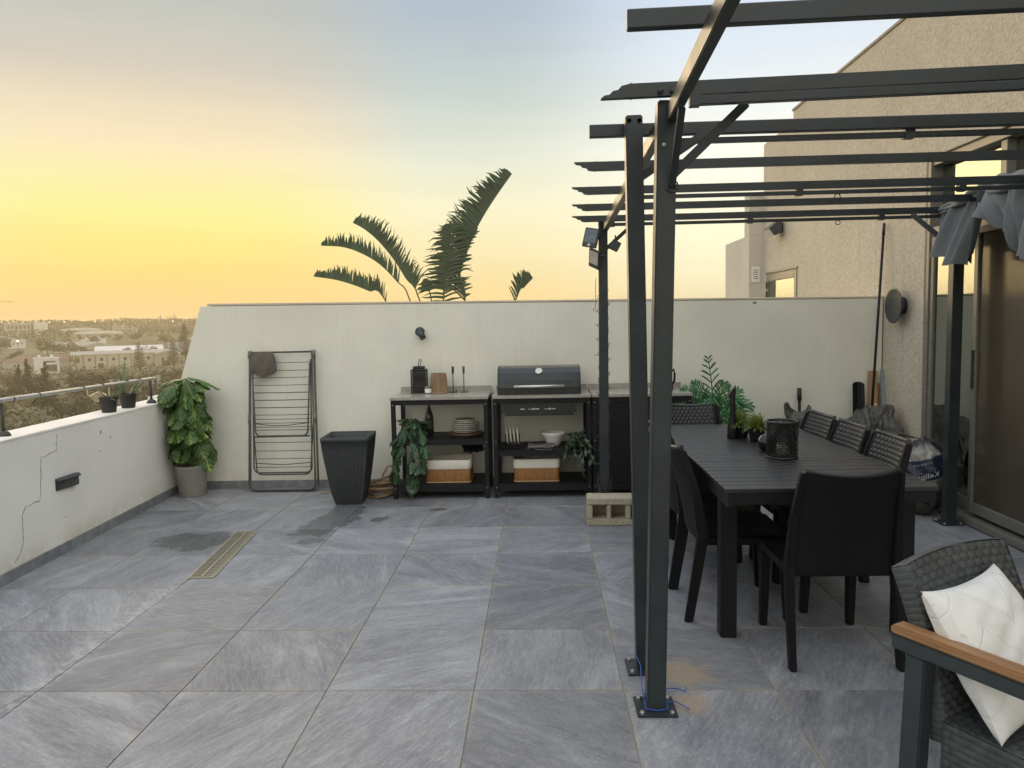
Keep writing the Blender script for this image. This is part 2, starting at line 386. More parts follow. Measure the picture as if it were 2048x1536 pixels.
for r in rings:
    for k in range(NS):
        x, y = r*math.sin(2*math.pi*k/NS), r*math.cos(2*math.pi*k/NS)
        z = ground_z(x, y) + (0 if r < 420 else 1.6*math.sin(x*.021+y*.013)+1.3*math.sin(x*.009-y*.027))
        mb.v.append((x, y, z))
for i in range(len(rings)-1):
    for k in range(NS):
        a, b, c, d = i*NS+k, i*NS+(k+1) % NS, (i+1)*NS+(k+1) % NS, (i+1)*NS+k
        mb.f.append((a, b, c, d)); mb.sm.append(True)
g = part('ground', mb, mat_ground()); g['kind'] = 'structure'
mb = MB().box((-3.08, -9, -24.2), (12, 8.7, -.012))
lower = part('apartment_block', mb, M_concrete_side)
tag(lower, 'pale rendered storeys below the terrace floor', 'building')

# ================================================================ terrace floor: slab, slate tiles, drain
floor = part('terrace_floor', MB().box((-3.05, -4.2, -.011), (3.75, 3.83, .0)), M_grout)
floor['kind'] = 'structure'
tile_me = MB().box((-.2978, -.2978, 0), (.2978, .2978, .0045)).mesh('tile', .0012, 1)
tile_me.materials.append(M_tile)
rt = random.Random(3)
for r in range(-5, 7):
    for i in range(-6, 6):
        cx, cy = i*.6+.3, r*.6+.3
        if cx < -3.2 or cx > 3.6 or cy > 3.9: continue
        sx = sy = 1.
        if i == -6: cx, sx = -3.015, .05/.6*1.0            # sliver beside the parapet
        if i == 5: cx, sx = 3.1+.07, .22/.6*1.0+.2
        if r == 6: cy, sy = 3.705, .36
        link('tile', tile_me, None, floor, (cx+rt.uniform(-.0006, .0006), cy+rt.uniform(-.0006, .0006), rt.uniform(.0, .0008)), (R(rt.uniform(-.05, .05)), R(rt.uniform(-.05, .05)), 0), (sx, sy, 1))
# drain: slotted steel channel let into the tiles
M_drain = simple('drain_steel', (.42, .39, .31), .45, .7, var=.35, scale=30, bmp=.3)
dr = thing('floor_drain', 'long narrow slotted metal drain set into the slate floor', 'drain', (-1.79, 1.84, .0055), R(6.3))
L2, W2 = .495, .078
mb = MB().box((-W2, -L2, .0005), (-W2+.012, L2, .006)).box((W2-.012, -L2, .0005), (W2, L2, .006)).box((-W2+.012, -L2, .0005), (W2-.012, -L2+.012, .006)).box((-W2+.012, L2-.012, .0005), (W2-.012, L2, .006))
part('frame', mb, M_drain, dr)
part('channel', MB().box((-W2+.01, -L2+.01, .0002), (W2-.01, L2-.01, .0010)), simple('drain_dark', (.02, .02, .018), .8), dr)
bar_me = MB().box((-W2+.012, -.0055, .001), (W2-.012, .0055, .0052)).mesh('grate_bar'); bar_me.materials.append(M_drain)
for k in range(34):
    link('grate_bar', bar_me, None, dr, (0, -L2+.028+k*(2*L2-.056)/33, 0))
part('rib', MB().box((-.006, -L2+.012, .0053), (.006, L2-.012, .0066)), M_drain, dr)

# ================================================================ walls of the terrace
WY = 3.80
bw = thing('back_wall', 'tall cream plastered wall with slanted left end behind the kitchen shelves', 'wall', (0, 0, 0))
mb = MB().prism([(-3.30, -.01), (3.29, -.01), (3.29, 1.615), (-2.765, 1.672), (-3.03, .86), (-3.30, .86)], 'y', WY, WY+.20)
part('wall_face', mb, M_wall, bw, .004, seg=1)
mb = MB().prism([(-2.70, 1.674), (3.289, 1.617), (3.289, 1.634), (-2.70, 1.694)], 'y', WY-.004, WY+.21)
part('coping', mb, mat_plaster('coping_paint', (.60, .53, .42), .4), bw, .003, seg=1)
def skirts(parent, p, q, n, hgt=.074, th=.012):
    """skirting tiles along p-q, each its own piece"""
    p, q = Vector((*p, 0)), Vector((*q, 0)); L = (q-p).length/n
    me = MB().box((.0012, -th, .005), (L-.0012, 0, hgt)).mesh('skirting_tile', .0012, 1); me.materials.append(M_skirt)
    a = math.atan2((q-p).y, (q-p).x)
    for k in range(n):
        c = p+(q-p)*k/n
        link('skirting_tile', me, None, parent, c, (0, 0, a))
skirts(bw, (-3.0, WY-.001), (3.28, WY-.001), 11)
# chips and nail marks on the wall
M_mark = simple('old_mark', (.22, .19, .14), .9)
for (x, z, s) in ((1.46, 1.595, .016), (2.18, 1.60, .018), (-.86, 1.30, .004), (-1.25, 1.24, .004), (1.05, 1.44, .004), (-.62, 1.60, .006)):
    vs = [(x+s*random.uniform(.6, 1.3)*math.cos(t*math.pi/4), z+s*.7*random.uniform(.6, 1.3)*math.sin(t*math.pi/4)) for t in range(8)]
    part('chip', MB().prism(vs, 'y', WY-.0015, WY+.001), M_mark, bw)
# left parapet, slightly skewed
def px_in(y): return -2.862-.052*(y-1.2)
pw = thing('parapet', 'low white plastered parapet along the open left side', 'wall', (0, 0, 0))
PY0, PY1 = -4.2, WY-.002
mb = MB().prism([(px_in(PY0), PY0), (px_in(PY1), PY1), (px_in(PY1)-.24, PY1), (px_in(PY0)-.24, PY0)], 'z', -.01, .836)
part('wall_face', mb, M_par, pw, .004, seg=1)
mb = MB()
NY = 60
rc = random.Random(11)
def capfn(u, v):
    y = PY0+(PY1-PY0)*v; x = px_in(y)
    prof = [(.003, .832), (.004, .843), (-.002, .848), (-.08, .850), (-.16, .849), (-.236, .847), (-.244, .842), (-.243, .832)]
    dx, z = prof[min(7, int(round(u*7)))]
    n = math.sin(y*23)*.0016+math.sin(y*57+1)*.0011+rc.uniform(-.0012, .0012)
    return (x+dx+n, y, z+n*.5)
mb.grid(capfn, 7, NY*3, False)
part('cap', mb, M_cap, pw)
skirts(pw, (px_in(PY0)+.001, PY0), (px_in(PY1)+.001, PY1-.012), 13)
# long crack in the parapet: thin ragged groove lines
M_crack = simple('crack', (.20, .17, .13), .95)
def crack(pts, w):
    mb = MB(); last = None; rr = random.Random(5)
    out = []
    for (y0, z0), (y1, z1) in zip(pts, pts[1:]):
        n = max(2, int(math.hypot(y1-y0, z1-z0)/.018))
        for k in range(n):
            t = k/n; out.append((y0+(y1-y0)*t+rr.uniform(-.005, .005), z0+(z1-z0)*t+rr.uniform(-.005, .005)))
    out.append(pts[-1])
    mb.tube([(px_in(y)+.0006, y, z) for y, z in out], w, 5, radii=[w*rr.uniform(.25, 1.1) for _ in out])
    return mb
part('crack', crack([(1.885, .80), (1.87, .70), (1.70, .675), (1.69, .60), (1.672, .45), (1.655, .415), (1.51, .405), (1.48, .365), (1.468, .19), (1.44, .15), (1.38, .10)], .0024), M_crack, pw)
for (y, z, s) in ((2.42, .735, .012), (2.55, .68, .008), (1.92, .24, .006), (2.40, .60, .006)):
    part('chip', MB().tube([(px_in(y)-.002, y, z-s), (px_in(y)+.0015, y, z), (px_in(y)-.002, y+.002, z+s)], s*.45, 6), M_mark, pw)
# brick light on the parapet
M_ltframe = simple('lamp_housing', (.045, .05, .055), .5, var=.2)
bl = thing('brick_light', 'dark rectangular louvred brick light set in the white parapet', 'lamp', (px_in(1.945), 1.945, .472), R(90-3))
part('housing', MB().box((-.112, -.020, -.040), (.112, .004, .040)), M_ltframe, bl, .003)
part('hood', MB().prism([(-.021, .042), (-.034, .026), (-.034, .020), (-.021, .034)], 'x', -.114, .114), M_ltframe, bl)
part('lens', MB().box((-.098, -.0215, -.030), (.098, -.018, .018)), simple('lamp_lens_dark', (.06, .065, .065), .25), bl)

# railing on the parapet: one rail on posts with domed feet
M_rail = simple('rail_galvanised', (.46, .45, .42), .45, .35, var=.25, scale=25, bmp=.2)
M_iron = simple('rail_post_iron', (.05, .047, .042), .55, .2, var=.35)
rl = thing('railing', 'thin metal handrail on short posts along the parapet', 'railing', (-2.97, 0, .85))
def rx(y): return .0-.045*(y-1.5)*.6
part('rail', MB().tube([(rx(-3.9), -3.9, .218), (rx(1.5), 1.5, .218), (rx(3.42), 3.42, .206)], .0135, 10), M_rail, rl)
for y in (-2.3, -.4, 1.50, 3.34):
    part('post', MB().tube([(rx(y), y, .0), (rx(y), y, .20)], .010, 8), M_iron, rl)
    part('post_foot', MB().lathe([(.0, .034), (.016, .033), (.030, .024), (.038, .012), (.041, .0), (0, 0)], 16, (rx(y), y, -.001)), M_iron, rl)
for y in (1.60, 1.85, 2.35, 2.60, 2.95, 3.15):
    part('tape_wrap', MB().tube([(rx(y), y, .217), (rx(y+.014), y+.014, .2165)], .0146, 8), M_iron, rl)

# ================================================================ penthouse on the right
BX = 3.30
hb = thing('penthouse', 'tan rough stucco penthouse with tall glazed doors on the right', 'building', (0, 0, 0))
DY0, DY1, DZ = -4.2, 3.13, 2.66        # glazed opening
mb = MB().prism([(DY1, -.01), (7.37, -.01), (7.37, 3.74), (6.22, 3.74), (6.22, 3.86), (-4.2, 3.86), (-4.2, DZ), (DY1, DZ)], 'x', BX, BX+.22)
part('wall_face', mb, M_stucco, hb, .004, seg=1)
part('roof_edge', MB().box((BX-.012, -4.2, 3.862), (BX+.30, 6.235, 3.885)), simple('roof_edge_trim', (.33, .28, .21), .8), hb)
part('side_wall', MB().box((3.113, 7.372, -1), (BX+.2, 8.64, 2.56)).box((3.113, 7.372, 2.56), (BX+.2, 7.60, 3.12)), mat_plaster('grey_render', (.56, .52, .45), .7), hb, .004, seg=1)
# rest of the house so that it has depth from the side
part('back_volume', MB().box((BX+.222, -4.2, 2.9), (9, 7.36, 3.84)), M_stucco, hb)
part('room_wall', MB().box((6.5, -4.2, 0.0), (6.7, 7.0, 2.9)).box((BX+.222, 3.3, 0.), (6.5, 3.5, 2.9)), simple('room_wall_paint', (.35, .32, .28), .9), hb)
part('room_floor', MB().box((BX+.10, -4.2, -.005), (6.5, 3.3, .012)), simple('room_floor_stone', (.22, .2, .18), .6), hb)
M_frame = simple('anodised_frame', (.20, .19, .165), .42, .25, var=.15, scale=20)
def mat_glass():
    m, nt, lk, p = newmat('reflective_glass')
    nt.remove(p)
    out = [n for n in nt if n.type == 'OUTPUT_MATERIAL'][0]
    gl = N(nt, 'ShaderNodeBsdfGlossy'); gl.inputs['Color'].default_value = (.80, .86, .80, 1); gl.inputs['Roughness'].default_value = .004
    tr = N(nt, 'ShaderNodeBsdfTransparent'); tr.inputs['Color'].default_value = (.16, .19, .17, 1)
    fr = N(nt, 'ShaderNodeFresnel'); fr.inputs['IOR'].default_value = 2.6
    tcg = N(nt, 'ShaderNodeNewGeometry'); bp = N(nt, 'ShaderNodeBump'); bp.inputs['Strength'].default_value = .02; bp.inputs['Distance'].default_value = .01
    lk.new(noise(nt, lk, tcg.outputs['Position'], 2.5, 2), bp.inputs['Height']); lk.new(bp.outputs[0], gl.inputs['Normal'])
    f = mth(nt, lk, 'ADD', mth(nt, lk, 'MULTIPLY', fr.outputs[0], .95), .16, clamp=True)
    mx = N(nt, 'ShaderNodeMixShader'); lk.new(f, mx.inputs[0]); lk.new(tr.outputs[0], mx.inputs[1]); lk.new(gl.outputs[0], mx.inputs[2]); lk.new(mx.outputs[0], out.inputs[0])
    return m
M_glass = mat_glass()
gd = thing('glazed_door', 'tall sliding glass doors reflecting the sunset beside the dining table', 'door', (BX, 0, 0))
def fr(name, y0, y1, z0, z1, x0=.06, x1=.13, parent=gd, mat=M_frame):
    return part(name, MB().box((x0, y0, z0), (x1, y1, z1)), mat, parent, .003, seg=1)
fr('jamb', DY1-.052, DY1-.003, .012, DZ-.003, .008, .16)
fr('head', DY0, DY1-.056, DZ-.062, DZ-.004, .021, .159)
fr('transom', DY0, DY1-.056, 2.06, 2.135, .022, .158)
fr('track', DY0, DY1-.056, .0132, .06, -.075, .158)
fr('track_rail', DY0, DY1-.057, .0602, .085, .03, .05)
def sash(y0, y1, x0, screen=False):
    s = fr('stile', y0, y0+.045, .087, 2.058, x0, x0+.045)
    fr('stile', y1-.045, y1, .087, 2.058, x0, x0+.045)
    fr('rail', y0+.046, y1-.046, .087, .16, x0+.001, x0+.044); fr('rail', y0+.046, y1-.046, 2.01, 2.057, x0+.001, x0+.044)
    if screen: return
    part('pane', MB().box((x0+.018, y0+.043, .155), (x0+.026, y1-.043, 2.013)), M_glass, gd)
sash(2.745, DY1-.054, .02)
sash(2.385, 2.744, .021)
sash(.95, 2.40, -.03, True)
sash(-.6, .94, .085)
# fly screen in the near leaf
def mat_screen():
    m, nt, lk, p = newmat('fly_screen')
    out = [n for n in nt if n.type == 'OUTPUT_MATERIAL'][0]
    p.inputs['Base Color'].default_value = (.10, .082, .058, 1); p.inputs['Roughness'].default_value = .16
    tr = N(nt, 'ShaderNodeBsdfTransparent'); mx = N(nt, 'ShaderNodeMixShader'); mx.inputs[0].default_value = .66
    lk.new(tr.outputs[0], mx.inputs[1]); lk.new(p.outputs[0], mx.inputs[2]); lk.new(mx.outputs[0], out.inputs[0])
    return m
part('screen', MB().box((-.014, .996, .161), (-.011, 2.354, 2.009)), mat_screen(), gd)
part('pull_handle', MB().box((-.042, 2.365, .95), (-.031, 2.39, 1.22)), M_iron, gd, .004)
# upper lights
for y0, y1 in ((2.26, DY1-.056), (1.36, 2.19), (.2, 1.29), (-.9, .13)):
    part('upper_pane', MB().box((.10, y0, 2.136), (.108, y1, DZ-.063)), M_glass, gd)
for y in (2.19, 1.29, .13): fr('mullion', y+.002, y+.068, 2.136, DZ-.063, .04, .15)
# pale curtains inside
def curtain(y0, y1, x, n):
    return MB().grid(lambda u, v: (x+.03*math.sin(u*n*6.283)+.008*math.sin(u*n*14+v*2), y0+(y1-y0)*u, .03+2.0*v), n*10, 8)
cu = part('curtain', curtain(2.35, 3.05, BX+.45, 7), simple('curtain_cloth', (.20, .22, .19), .95)); tag(cu, 'grey green curtain hanging behind the narrow glass pane', 'curtain')
cu = part('curtain', curtain(.9, 2.2, BX+.5, 9), simple('curtain_brown', (.42, .33, .22), .95)); tag(cu, 'brown curtain behind the fly screen door', 'curtain')
# far door in the stucco wall, seen above the back wall
fd = thing('far_door', 'small glazed door in the stucco wall beyond the back wall', 'door', (BX, 0, 0))
fr('frame', 6.02, 6.10, .05, 2.02, -.012, .02, fd); fr('frame', 7.10, 7.18, .05, 2.02, -.012, .02, fd); fr('head', 6.101, 7.099, 1.93, 2.02, -.0115, .02, fd)
part('pane', MB().box((-.006, 6.11, .06), (.002, 7.09, 1.925)), M_glass, fd)
for z in (1.88, 1.76): part('hinge', MB().tube([(-.02, 7.14, z-.04), (-.02, 7.14, z+.04)], .012, 8), M_iron, fd)
fr('outer_trim', 5.99, 7.21, 2.03, 2.05, -.016, .0, fd)
# vent plate, flood light, dish lamp on the stucco
vp = thing('vent_plate', 'small white vent plate on the grey side wall', 'vent', (3.20, 7.368, 2.04))
M_white = simple('white_plastic', (.75, .74, .70), .45, var=.08)
part('plate', MB().box((-.055, -.012, -.105), (.055, 0, .105)), M_white, vp, .003)
for k in range(5): part('slot', MB().box((-.03, -.0135, -.06+k*.028), (.03, -.0121, -.05+k*.028)), M_mark, vp)
fl = thing('flood_light', 'black wedge flood light high on the stucco wall', 'lamp', (BX, 6.6, 2.56))
part('bracket', MB().box((-.05, -.05, -.06), (.0, .05, .06)), M_ltframe, fl)
part('housing', MB().prism([(-.04, .07), (-.08, .075), (-.19, -.012), (-.125, -.10), (-.04, -.07)], 'y', -.125, .125), M_ltframe, fl, .004)
part('lens', MB().add([(-.1925, -.115, -.016), (-.1925, .115, -.016), (-.1285, .115, -.100), (-.1285, -.115, -.100)], [(0, 1, 2, 3)]), simple('flood_glass', (.55, .55, .52), .2), fl)
dl = thing('disc_lamp', 'round dark disc wall lamp on the stucco beside the glass doors', 'lamp', (BX, 3.45, 1.545))
M_disc = simple('disc_lamp_paint', (.04, .045, .055), .38, .3, var=.1)
ringpts = [(.0, 0, 0)]
def xlathe(prof, n=32):
    mb = MB(); vs = [(-h, r*math.cos(2*math.pi*k/n), r*math.sin(2*math.pi*k/n)) for r, h in prof for k in range(n)]
    return mb.add(vs, [(i*n+k, i*n+(k+1) % n, (i+1)*n+(k+1) % n, (i+1)*n+k) for i in range(len(prof)-1) for k in range(n)], True)
part('mount', xlathe([(.0, .0), (.07, .0), (.07, .055), (.0, .055)]), M_disc, dl)
part('disc', xlathe([(.0, .058), (.11, .058), (.140, .075), (.148, .083), (.145, .088), (.134, .084), (.0, .078)]), M_disc, dl)
# ================================================================ pergolas
M_steel = simple('pergola_steel', (.020, .028, .031), .36, .0, var=.38, scale=3.5, bmp=.2, bscale=90, spec=.5)
M_bolt = simple('bolt_zinc', (.45, .45, .43), .35, .8)
M_tie = simple('blue_cord', (.03, .09, .42), .6)
def rafter_mesh(x0, x1, hgt, th, flip=False):
    """bar along x with a stepped, scalloped left end"""
    tip = [(0, 0), (.012, -.010), (.030, -.012), (.042, -.024), (.060, -.027), (.072, -.040), (.092, -.044), (.100, -hgt)]
    tip = [(a, max(b, -hgt)) for a, b in tip]
    pts = [(x0+a, b) for a, b in tip]+[(x1, -hgt), (x1, 0)]
    if flip: pts = [(a, -hgt-b) for a, b in pts]
    return MB().prism(pts, 'y', -th/2, th/2)
def end_cap(x0, hgt, th):
    return MB().box((x0+.102, -th/2-.002, -hgt-.002), (x0+.106, th/2+.002, .002))
def post(parent, base, top, w=.068):
    part('post', MB().bar((*base, .006), top, w, w, (0, 1, 0)), M_steel, parent, .005)
    bx, by = base
    bp = part('base_plate', MB().box((bx-.075, by-.075, .0062), (bx+.075, by+.075, .0125)), M_steel, parent, .002)
    for sx in (-1, 1):
        for sy in (-1, 1):
            part('bolt', MB().lathe([(0, .011), (.007, .011), (.009, .006), (.009, .0), (0, 0)], 6, (bx+sx*.056, by+sy*.056, .0126), False), M_bolt, bp)
pgB = thing('pergola', 'dark steel pergola over the dining table with bare rafters', 'pergola', (0, 0, 0), 0, 'two pergolas standing end to end')
post(pgB, (.706, .191), (.676, .20, 2.285)); post(pgB, (.757, 2.685), (.764, 2.69, 2.205), .066); post(pgB, (3.136, 2.38), (3.152, 2.40, 2.22), .072)
ry = [(.262, 2.272), (.935, 2.262), (1.57, 2.250), (2.13, 2.236), (2.585, 2.222)]
for k, (y, z) in enumerate(ry):
    x0 = (.505, .475, .49, .515, .535)[k]
    if k == 0: r = part('rafter', MB().box((x0, -.016, -.050), (3.27, .016, 0)), M_steel, pgB, .003, (0, y, z), seg=1)
    else:
        r = part('rafter', rafter_mesh(x0, 3.27, .043, .028), M_steel, pgB, 0, (0, y, z))
        part('end_cap', end_cap(x0, .043, .028), M_steel, r)
part('side_beam', MB().bar((.762, .06, 2.205), (.782, 2.70, 2.150), .036, .062), M_steel, pgB, .003)
part('side_beam', MB().bar((3.17, .0, 2.205), (3.17, 2.60, 2.150), .036, .062), M_steel, pgB, .003)
part('brace', MB().bar((.70, .215, 2.045), (.99, .235, 2.235), .03, .042, (0, 1, 0)), M_steel, pgB, .003)
part('brace', MB().bar((.77, 2.66, 1.98), (1.01, 2.61, 2.19), .026, .030, (0, 1, 0)), M_steel, pgB, .002)
part('brace', MB().bar((3.11, 2.44, 1.95), (2.90, 2.52, 2.17), .026, .032, (0, 1, 0)), M_steel, pgB, .002)
for y, z in ((.285, 2.214), (1.575, 2.196), (2.59, 2.168)):
    tr = part('canopy_track', MB().box((.80, y-.014, z-.021), (3.24, y+.014, z)), M_steel, pgB, .002)
    for x in (.82, 1.80, 2.72):
        part('track_bracket', MB().box((x-.02, y-.018, z-.027), (x+.02, y+.018, z+.012)), M_steel, tr)
for x, y, z in ((2.02, 1.575, 2.160), (2.42, 2.59, 2.133), (1.0, 1.575, 2.160)):
    part('hook_ring', MB().tube([(x+.016*math.cos(t*.6), y, z+.016*math.sin(t*.6)) for t in range(12)], .003, 6), M_steel, pgB)
for dx in (-.02, .02): part('bolt', MB().lathe([(0, .006), (.008, .006), (.008, 0)], 8).lathe([(0, .006), (.008, .006)], 8), M_steel, pgB, 0, (.676+dx, .165, 2.262), (R(90), 0, 0))
pgA = thing('pergola', 'nearer dark steel pergola whose post stands by the tiles with blue cord', 'pergola', (0, 0, 0), 0, 'two pergolas standing end to end')
post(pgA, (.702, -.138), (.752, -.135, 2.245), .070)
r = part('rafter', rafter_mesh(0, 2.7, .046, .028, True), M_steel, pgA, 0, (.515, -.195, 2.290), (0, 0, R(-3.4)))
part('end_cap', end_cap(0, .046, .028), M_steel, r)
part('rafter', MB().box((0, -.015, -.050), (2.7, .015, 0)), M_steel, pgA, .003, (.53, -.842, 2.286), (0, 0, R(-2.3)), 1)
part('rafter', MB().box((0, -.015, -.050), (2.7, .015, 0)), M_steel, pgA, .003, (.53, -1.50, 2.286), (0, 0, R(-2.3)), 1)
part('side_beam', MB().bar((.770, -.06, 2.196), (.640, -3.6, 2.24), .034, .060), M_steel, pgA, .003)
part('brace', MB().bar((.735, -.105, 1.955), (1.035, -.12, 2.235), .032, .046, (0, 1, 0)), M_steel, pgA, .003)
part('brace', MB().bar((.765, -.16, 1.93), (.765, -.36, 2.165), .010, .024, (1, 0, 0)), M_steel, pgA, .002)
tr = part('canopy_track', MB().box((0, -.014, -.030), (2.4, .014, 0)), M_steel, pgA, .002, (.815, -.226, 2.236), (0, 0, R(-3.4)), 1)
part('track_bracket', MB().box((0, -.018, -.034), (.035, .018, .004)), M_steel, tr)
part('bolt', MB().lathe([(0, .005), (.006, .005), (.008, 0)], 10), M_bolt, pgA, 0, (.738, -.171, 2.09), (R(90), 0, 0))
for dx in (-.028, .012): part('bolt', MB().lathe([(0, .008), (.009, .008), (.010, 0)], 8), M_steel, pgA, 0, (.745+dx, -.228, 2.258), (R(90), 0, 0))
part('cable_loop', MB().tube([(.765+.02*math.cos(t*.55), -.178, 1.945+.02*math.sin(t*.55)) for t in range(13)], .003, 6), M_iron, pgA)
# blue cord tied round the foot of the near post
cd = thing('blue_cord', 'thin blue cord tied round the foot of the nearest pergola post', 'cord', (.702, -.138, .012))
part('loop', MB().tube([(-.04, .04, .03), (-.041, -.041, .012), (.0, -.044, .006), (.041, -.041, .010), (.041, .03, .025), (-.04, .042, .03)], .0022, 6), M_tie, cd)
part('tail', MB().tube([(-.035, .33, .065), (-.02, .25, .04), (-.035, .12, .03), (-.041, -.03, .014)], .0022, 6), M_tie, cd)
part('tail', MB().tube([(.041, .09, .012), (.07, .13, .004), (.11, .125, .006), (.135, .10, .003), (.14, .13, .008)], .0022, 6), M_tie, cd)
part('tail', MB().tube([(.041, .0, .014), (.08, .03, .004), (.125, -.03, .003)], .0022, 6), M_tie, cd)

# solar flood lights, hanging box and fairy lights on the far post
M_panel = simple('solar_panel_blue', (.12, .16, .19), .2, var=.3, scale=40)
def solar(name, loc, rot, label, two):
    t = thing(name, label, 'lamp', loc, 0, 'solar lamps on the far pergola post'); t.rotation_euler = rot
    part('housing', MB().box((-.055, -.012, -.070), (.055, .010, .070)), M_ltframe, t, .004)
    part('panel' if not two else 'lens', MB().box((-.046, -.0145, -.038), (.046, -.0125, .062)), M_panel if not two else simple('flood_glass_warm', (.50, .44, .38), .2), t, .001)
    if not two: part('sensor', MB().lathe([(0, .012), (.008, .010), (.012, 0)], 12), M_white, t, 0, (.0, -.0125, -.054), (R(90), 0, 0))
    part('arm', MB().bar((0, .011, 0), (.05, .05, .03), .016, .016), M_ltframe, t)
    return t
solar('solar_light', (.674, 2.62, 2.07), (R(-6), R(12), R(-25)), 'small solar flood light with grey panel on the far post', False)
solar('solar_light', (.700, 2.63, 1.92), (R(18), R(22), R(-48)), 'lower solar lamp head turned downward on the far post', True)
hbx = thing('hanging_box', 'small black box hanging under the pergola beam beside the far post', 'box', (.845, 2.62, 2.01))
part('case', MB().box((-.034, -.03, -.034), (.034, .03, .034)), M_ltframe, hbx, .004, rot=(0, R(28), 0))
part('hanger', MB().tube([(.004, 0, .035), (.004, 0, .075)], .006, 6), M_ltframe, hbx)
fs = thing('fairy_lights', 'thin dark string of fairy lights wound round the far pergola post', 'light string', (.760, 2.685, .0))
pts = []
for k in range(150):
    t = k/149; a = t*2*math.pi*13; z = .35+t*1.35
    s = .040/max(abs(math.cos(a)), abs(math.sin(a))) ; pts.append((s*math.cos(a), s*math.sin(a), z))
part('wire', MB().tube(pts, .0018, 5), M_iron, fs)
bulb = MB().tube([(0, 0, 0), (.022, 0, .006)], .0022, 5).mesh('bulb'); bulb.materials.append(M_iron)
for k in range(34):
    p = pts[4+k*4]; link('bulb', bulb, None, fs, p, (0, R(random.uniform(-50, 50)), math.atan2(p[1], p[0])+random.uniform(-.5, .5)))
rb = random.Random(9); pts = []
for k in range(120):
    a = k*.55; pts.append(((.050+.012*rb.random())*math.cos(a), (.050+.012*rb.random())*math.sin(a), .10+.24*rb.random()))
part('tangle', MB().tube(pts, .0018, 5), M_iron, fs)
part('dangling_end', MB().tube([(-.05, 0, 1.78), (-.055, 0, 1.70), (-.052, .004, 1.62), (-.058, 0, 1.56), (-.075, 0, 1.545), (-.07, 0, 1.56)], .002, 5), M_iron, fs)

# canopy cloth bunched over the rafters on the right
def mat_canopy():
    m = simple('canopy_cloth', (.15, .165, .178), .85, var=.18, scale=9, bmp=.35, bscale=300); return m
cv = thing('canopy_cloth', 'grey blue canopy cloth bunched over the pergola rafters by the glass doors', 'canopy', (0, 0, 0))
def tail(u, v):
    # u along the side beam towards the camera, v from the beam (0) down to the hem (1)
    top = Vector((3.125, 2.57-.50*u, 2.185+.065*u**.7)); hem = Vector((3.06, 2.47-.30*u, 1.875-.10*u+.05*(1-u)**3))
    p = top.lerp(hem, v); w = .35+.65*v
    p.x += (.055*math.sin(u*13+v*1.2)+.020*math.sin(u*29+v*4))*w-.03*v
    p.y += .03*math.sin(v*3.1)*(1-u)+.014*math.sin(u*13+1)
    p.z += .014*math.sin(u*13+2)*w
    return p
part('hanging_tail', MB().grid(tail, 50, 34), mat_canopy(), cv)
def tail2(u, v):
    top = Vector((3.14, 2.60-.16*u, 2.17+.03*u)); hem = Vector((3.13, 2.60-.14*u, 1.93+.012*math.sin(u*12)))
    p = top.lerp(hem, v); p.x += .02*math.sin(u*11+v*3)
    return p
part('back_fold', MB().grid(tail2, 20, 18), mat_canopy(), cv)
def roll(u, v):
    a = 2*math.pi*v; y = 2.60-1.55*u; rr = (.022+.038*min(1, u*2.2))*(1+.22*math.sin(a*3+u*19)+.13*math.sin(a*7-u*37))
    return Vector((3.135+rr*1.2*math.cos(a), y, 2.185+.075*min(1, u*2.6)**.8-.04*u+rr*math.sin(a)))
part('bunched_roll', MB().grid(roll, 80, 36), mat_canopy(), cv)
def swag(u, v):
    # second fold nearer the camera, its hem rising and falling
    top = Vector((3.10, 2.06-1.0*u, 2.262-.02*u)); hem = Vector((3.045, 1.96-.92*u, 2.06-.30*max(0, math.sin(min(1, u*1.35)*math.pi*.62))**2+.02*math.sin(u*27)))
    p = top.lerp(hem, v); p.x += (.035*math.sin(u*27+v*2.6)+.022*math.sin(u*61-v*5))*(.25+.75*v)-.015*math.sin(v*math.pi)
    p.y += .05*v*math.sin(u*14+1)
    return p
part('swag', MB().grid(swag, 80, 26), mat_canopy(), cv)
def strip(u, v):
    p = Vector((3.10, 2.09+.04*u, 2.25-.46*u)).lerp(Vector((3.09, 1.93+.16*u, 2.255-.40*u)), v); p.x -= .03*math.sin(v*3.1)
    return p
part('dark_fold', MB().grid(strip, 20, 6), simple('canopy_dark_cloth', (.03, .036, .045), .9), cv)  # strip of the same cloth in a darker colour, between tail and swag

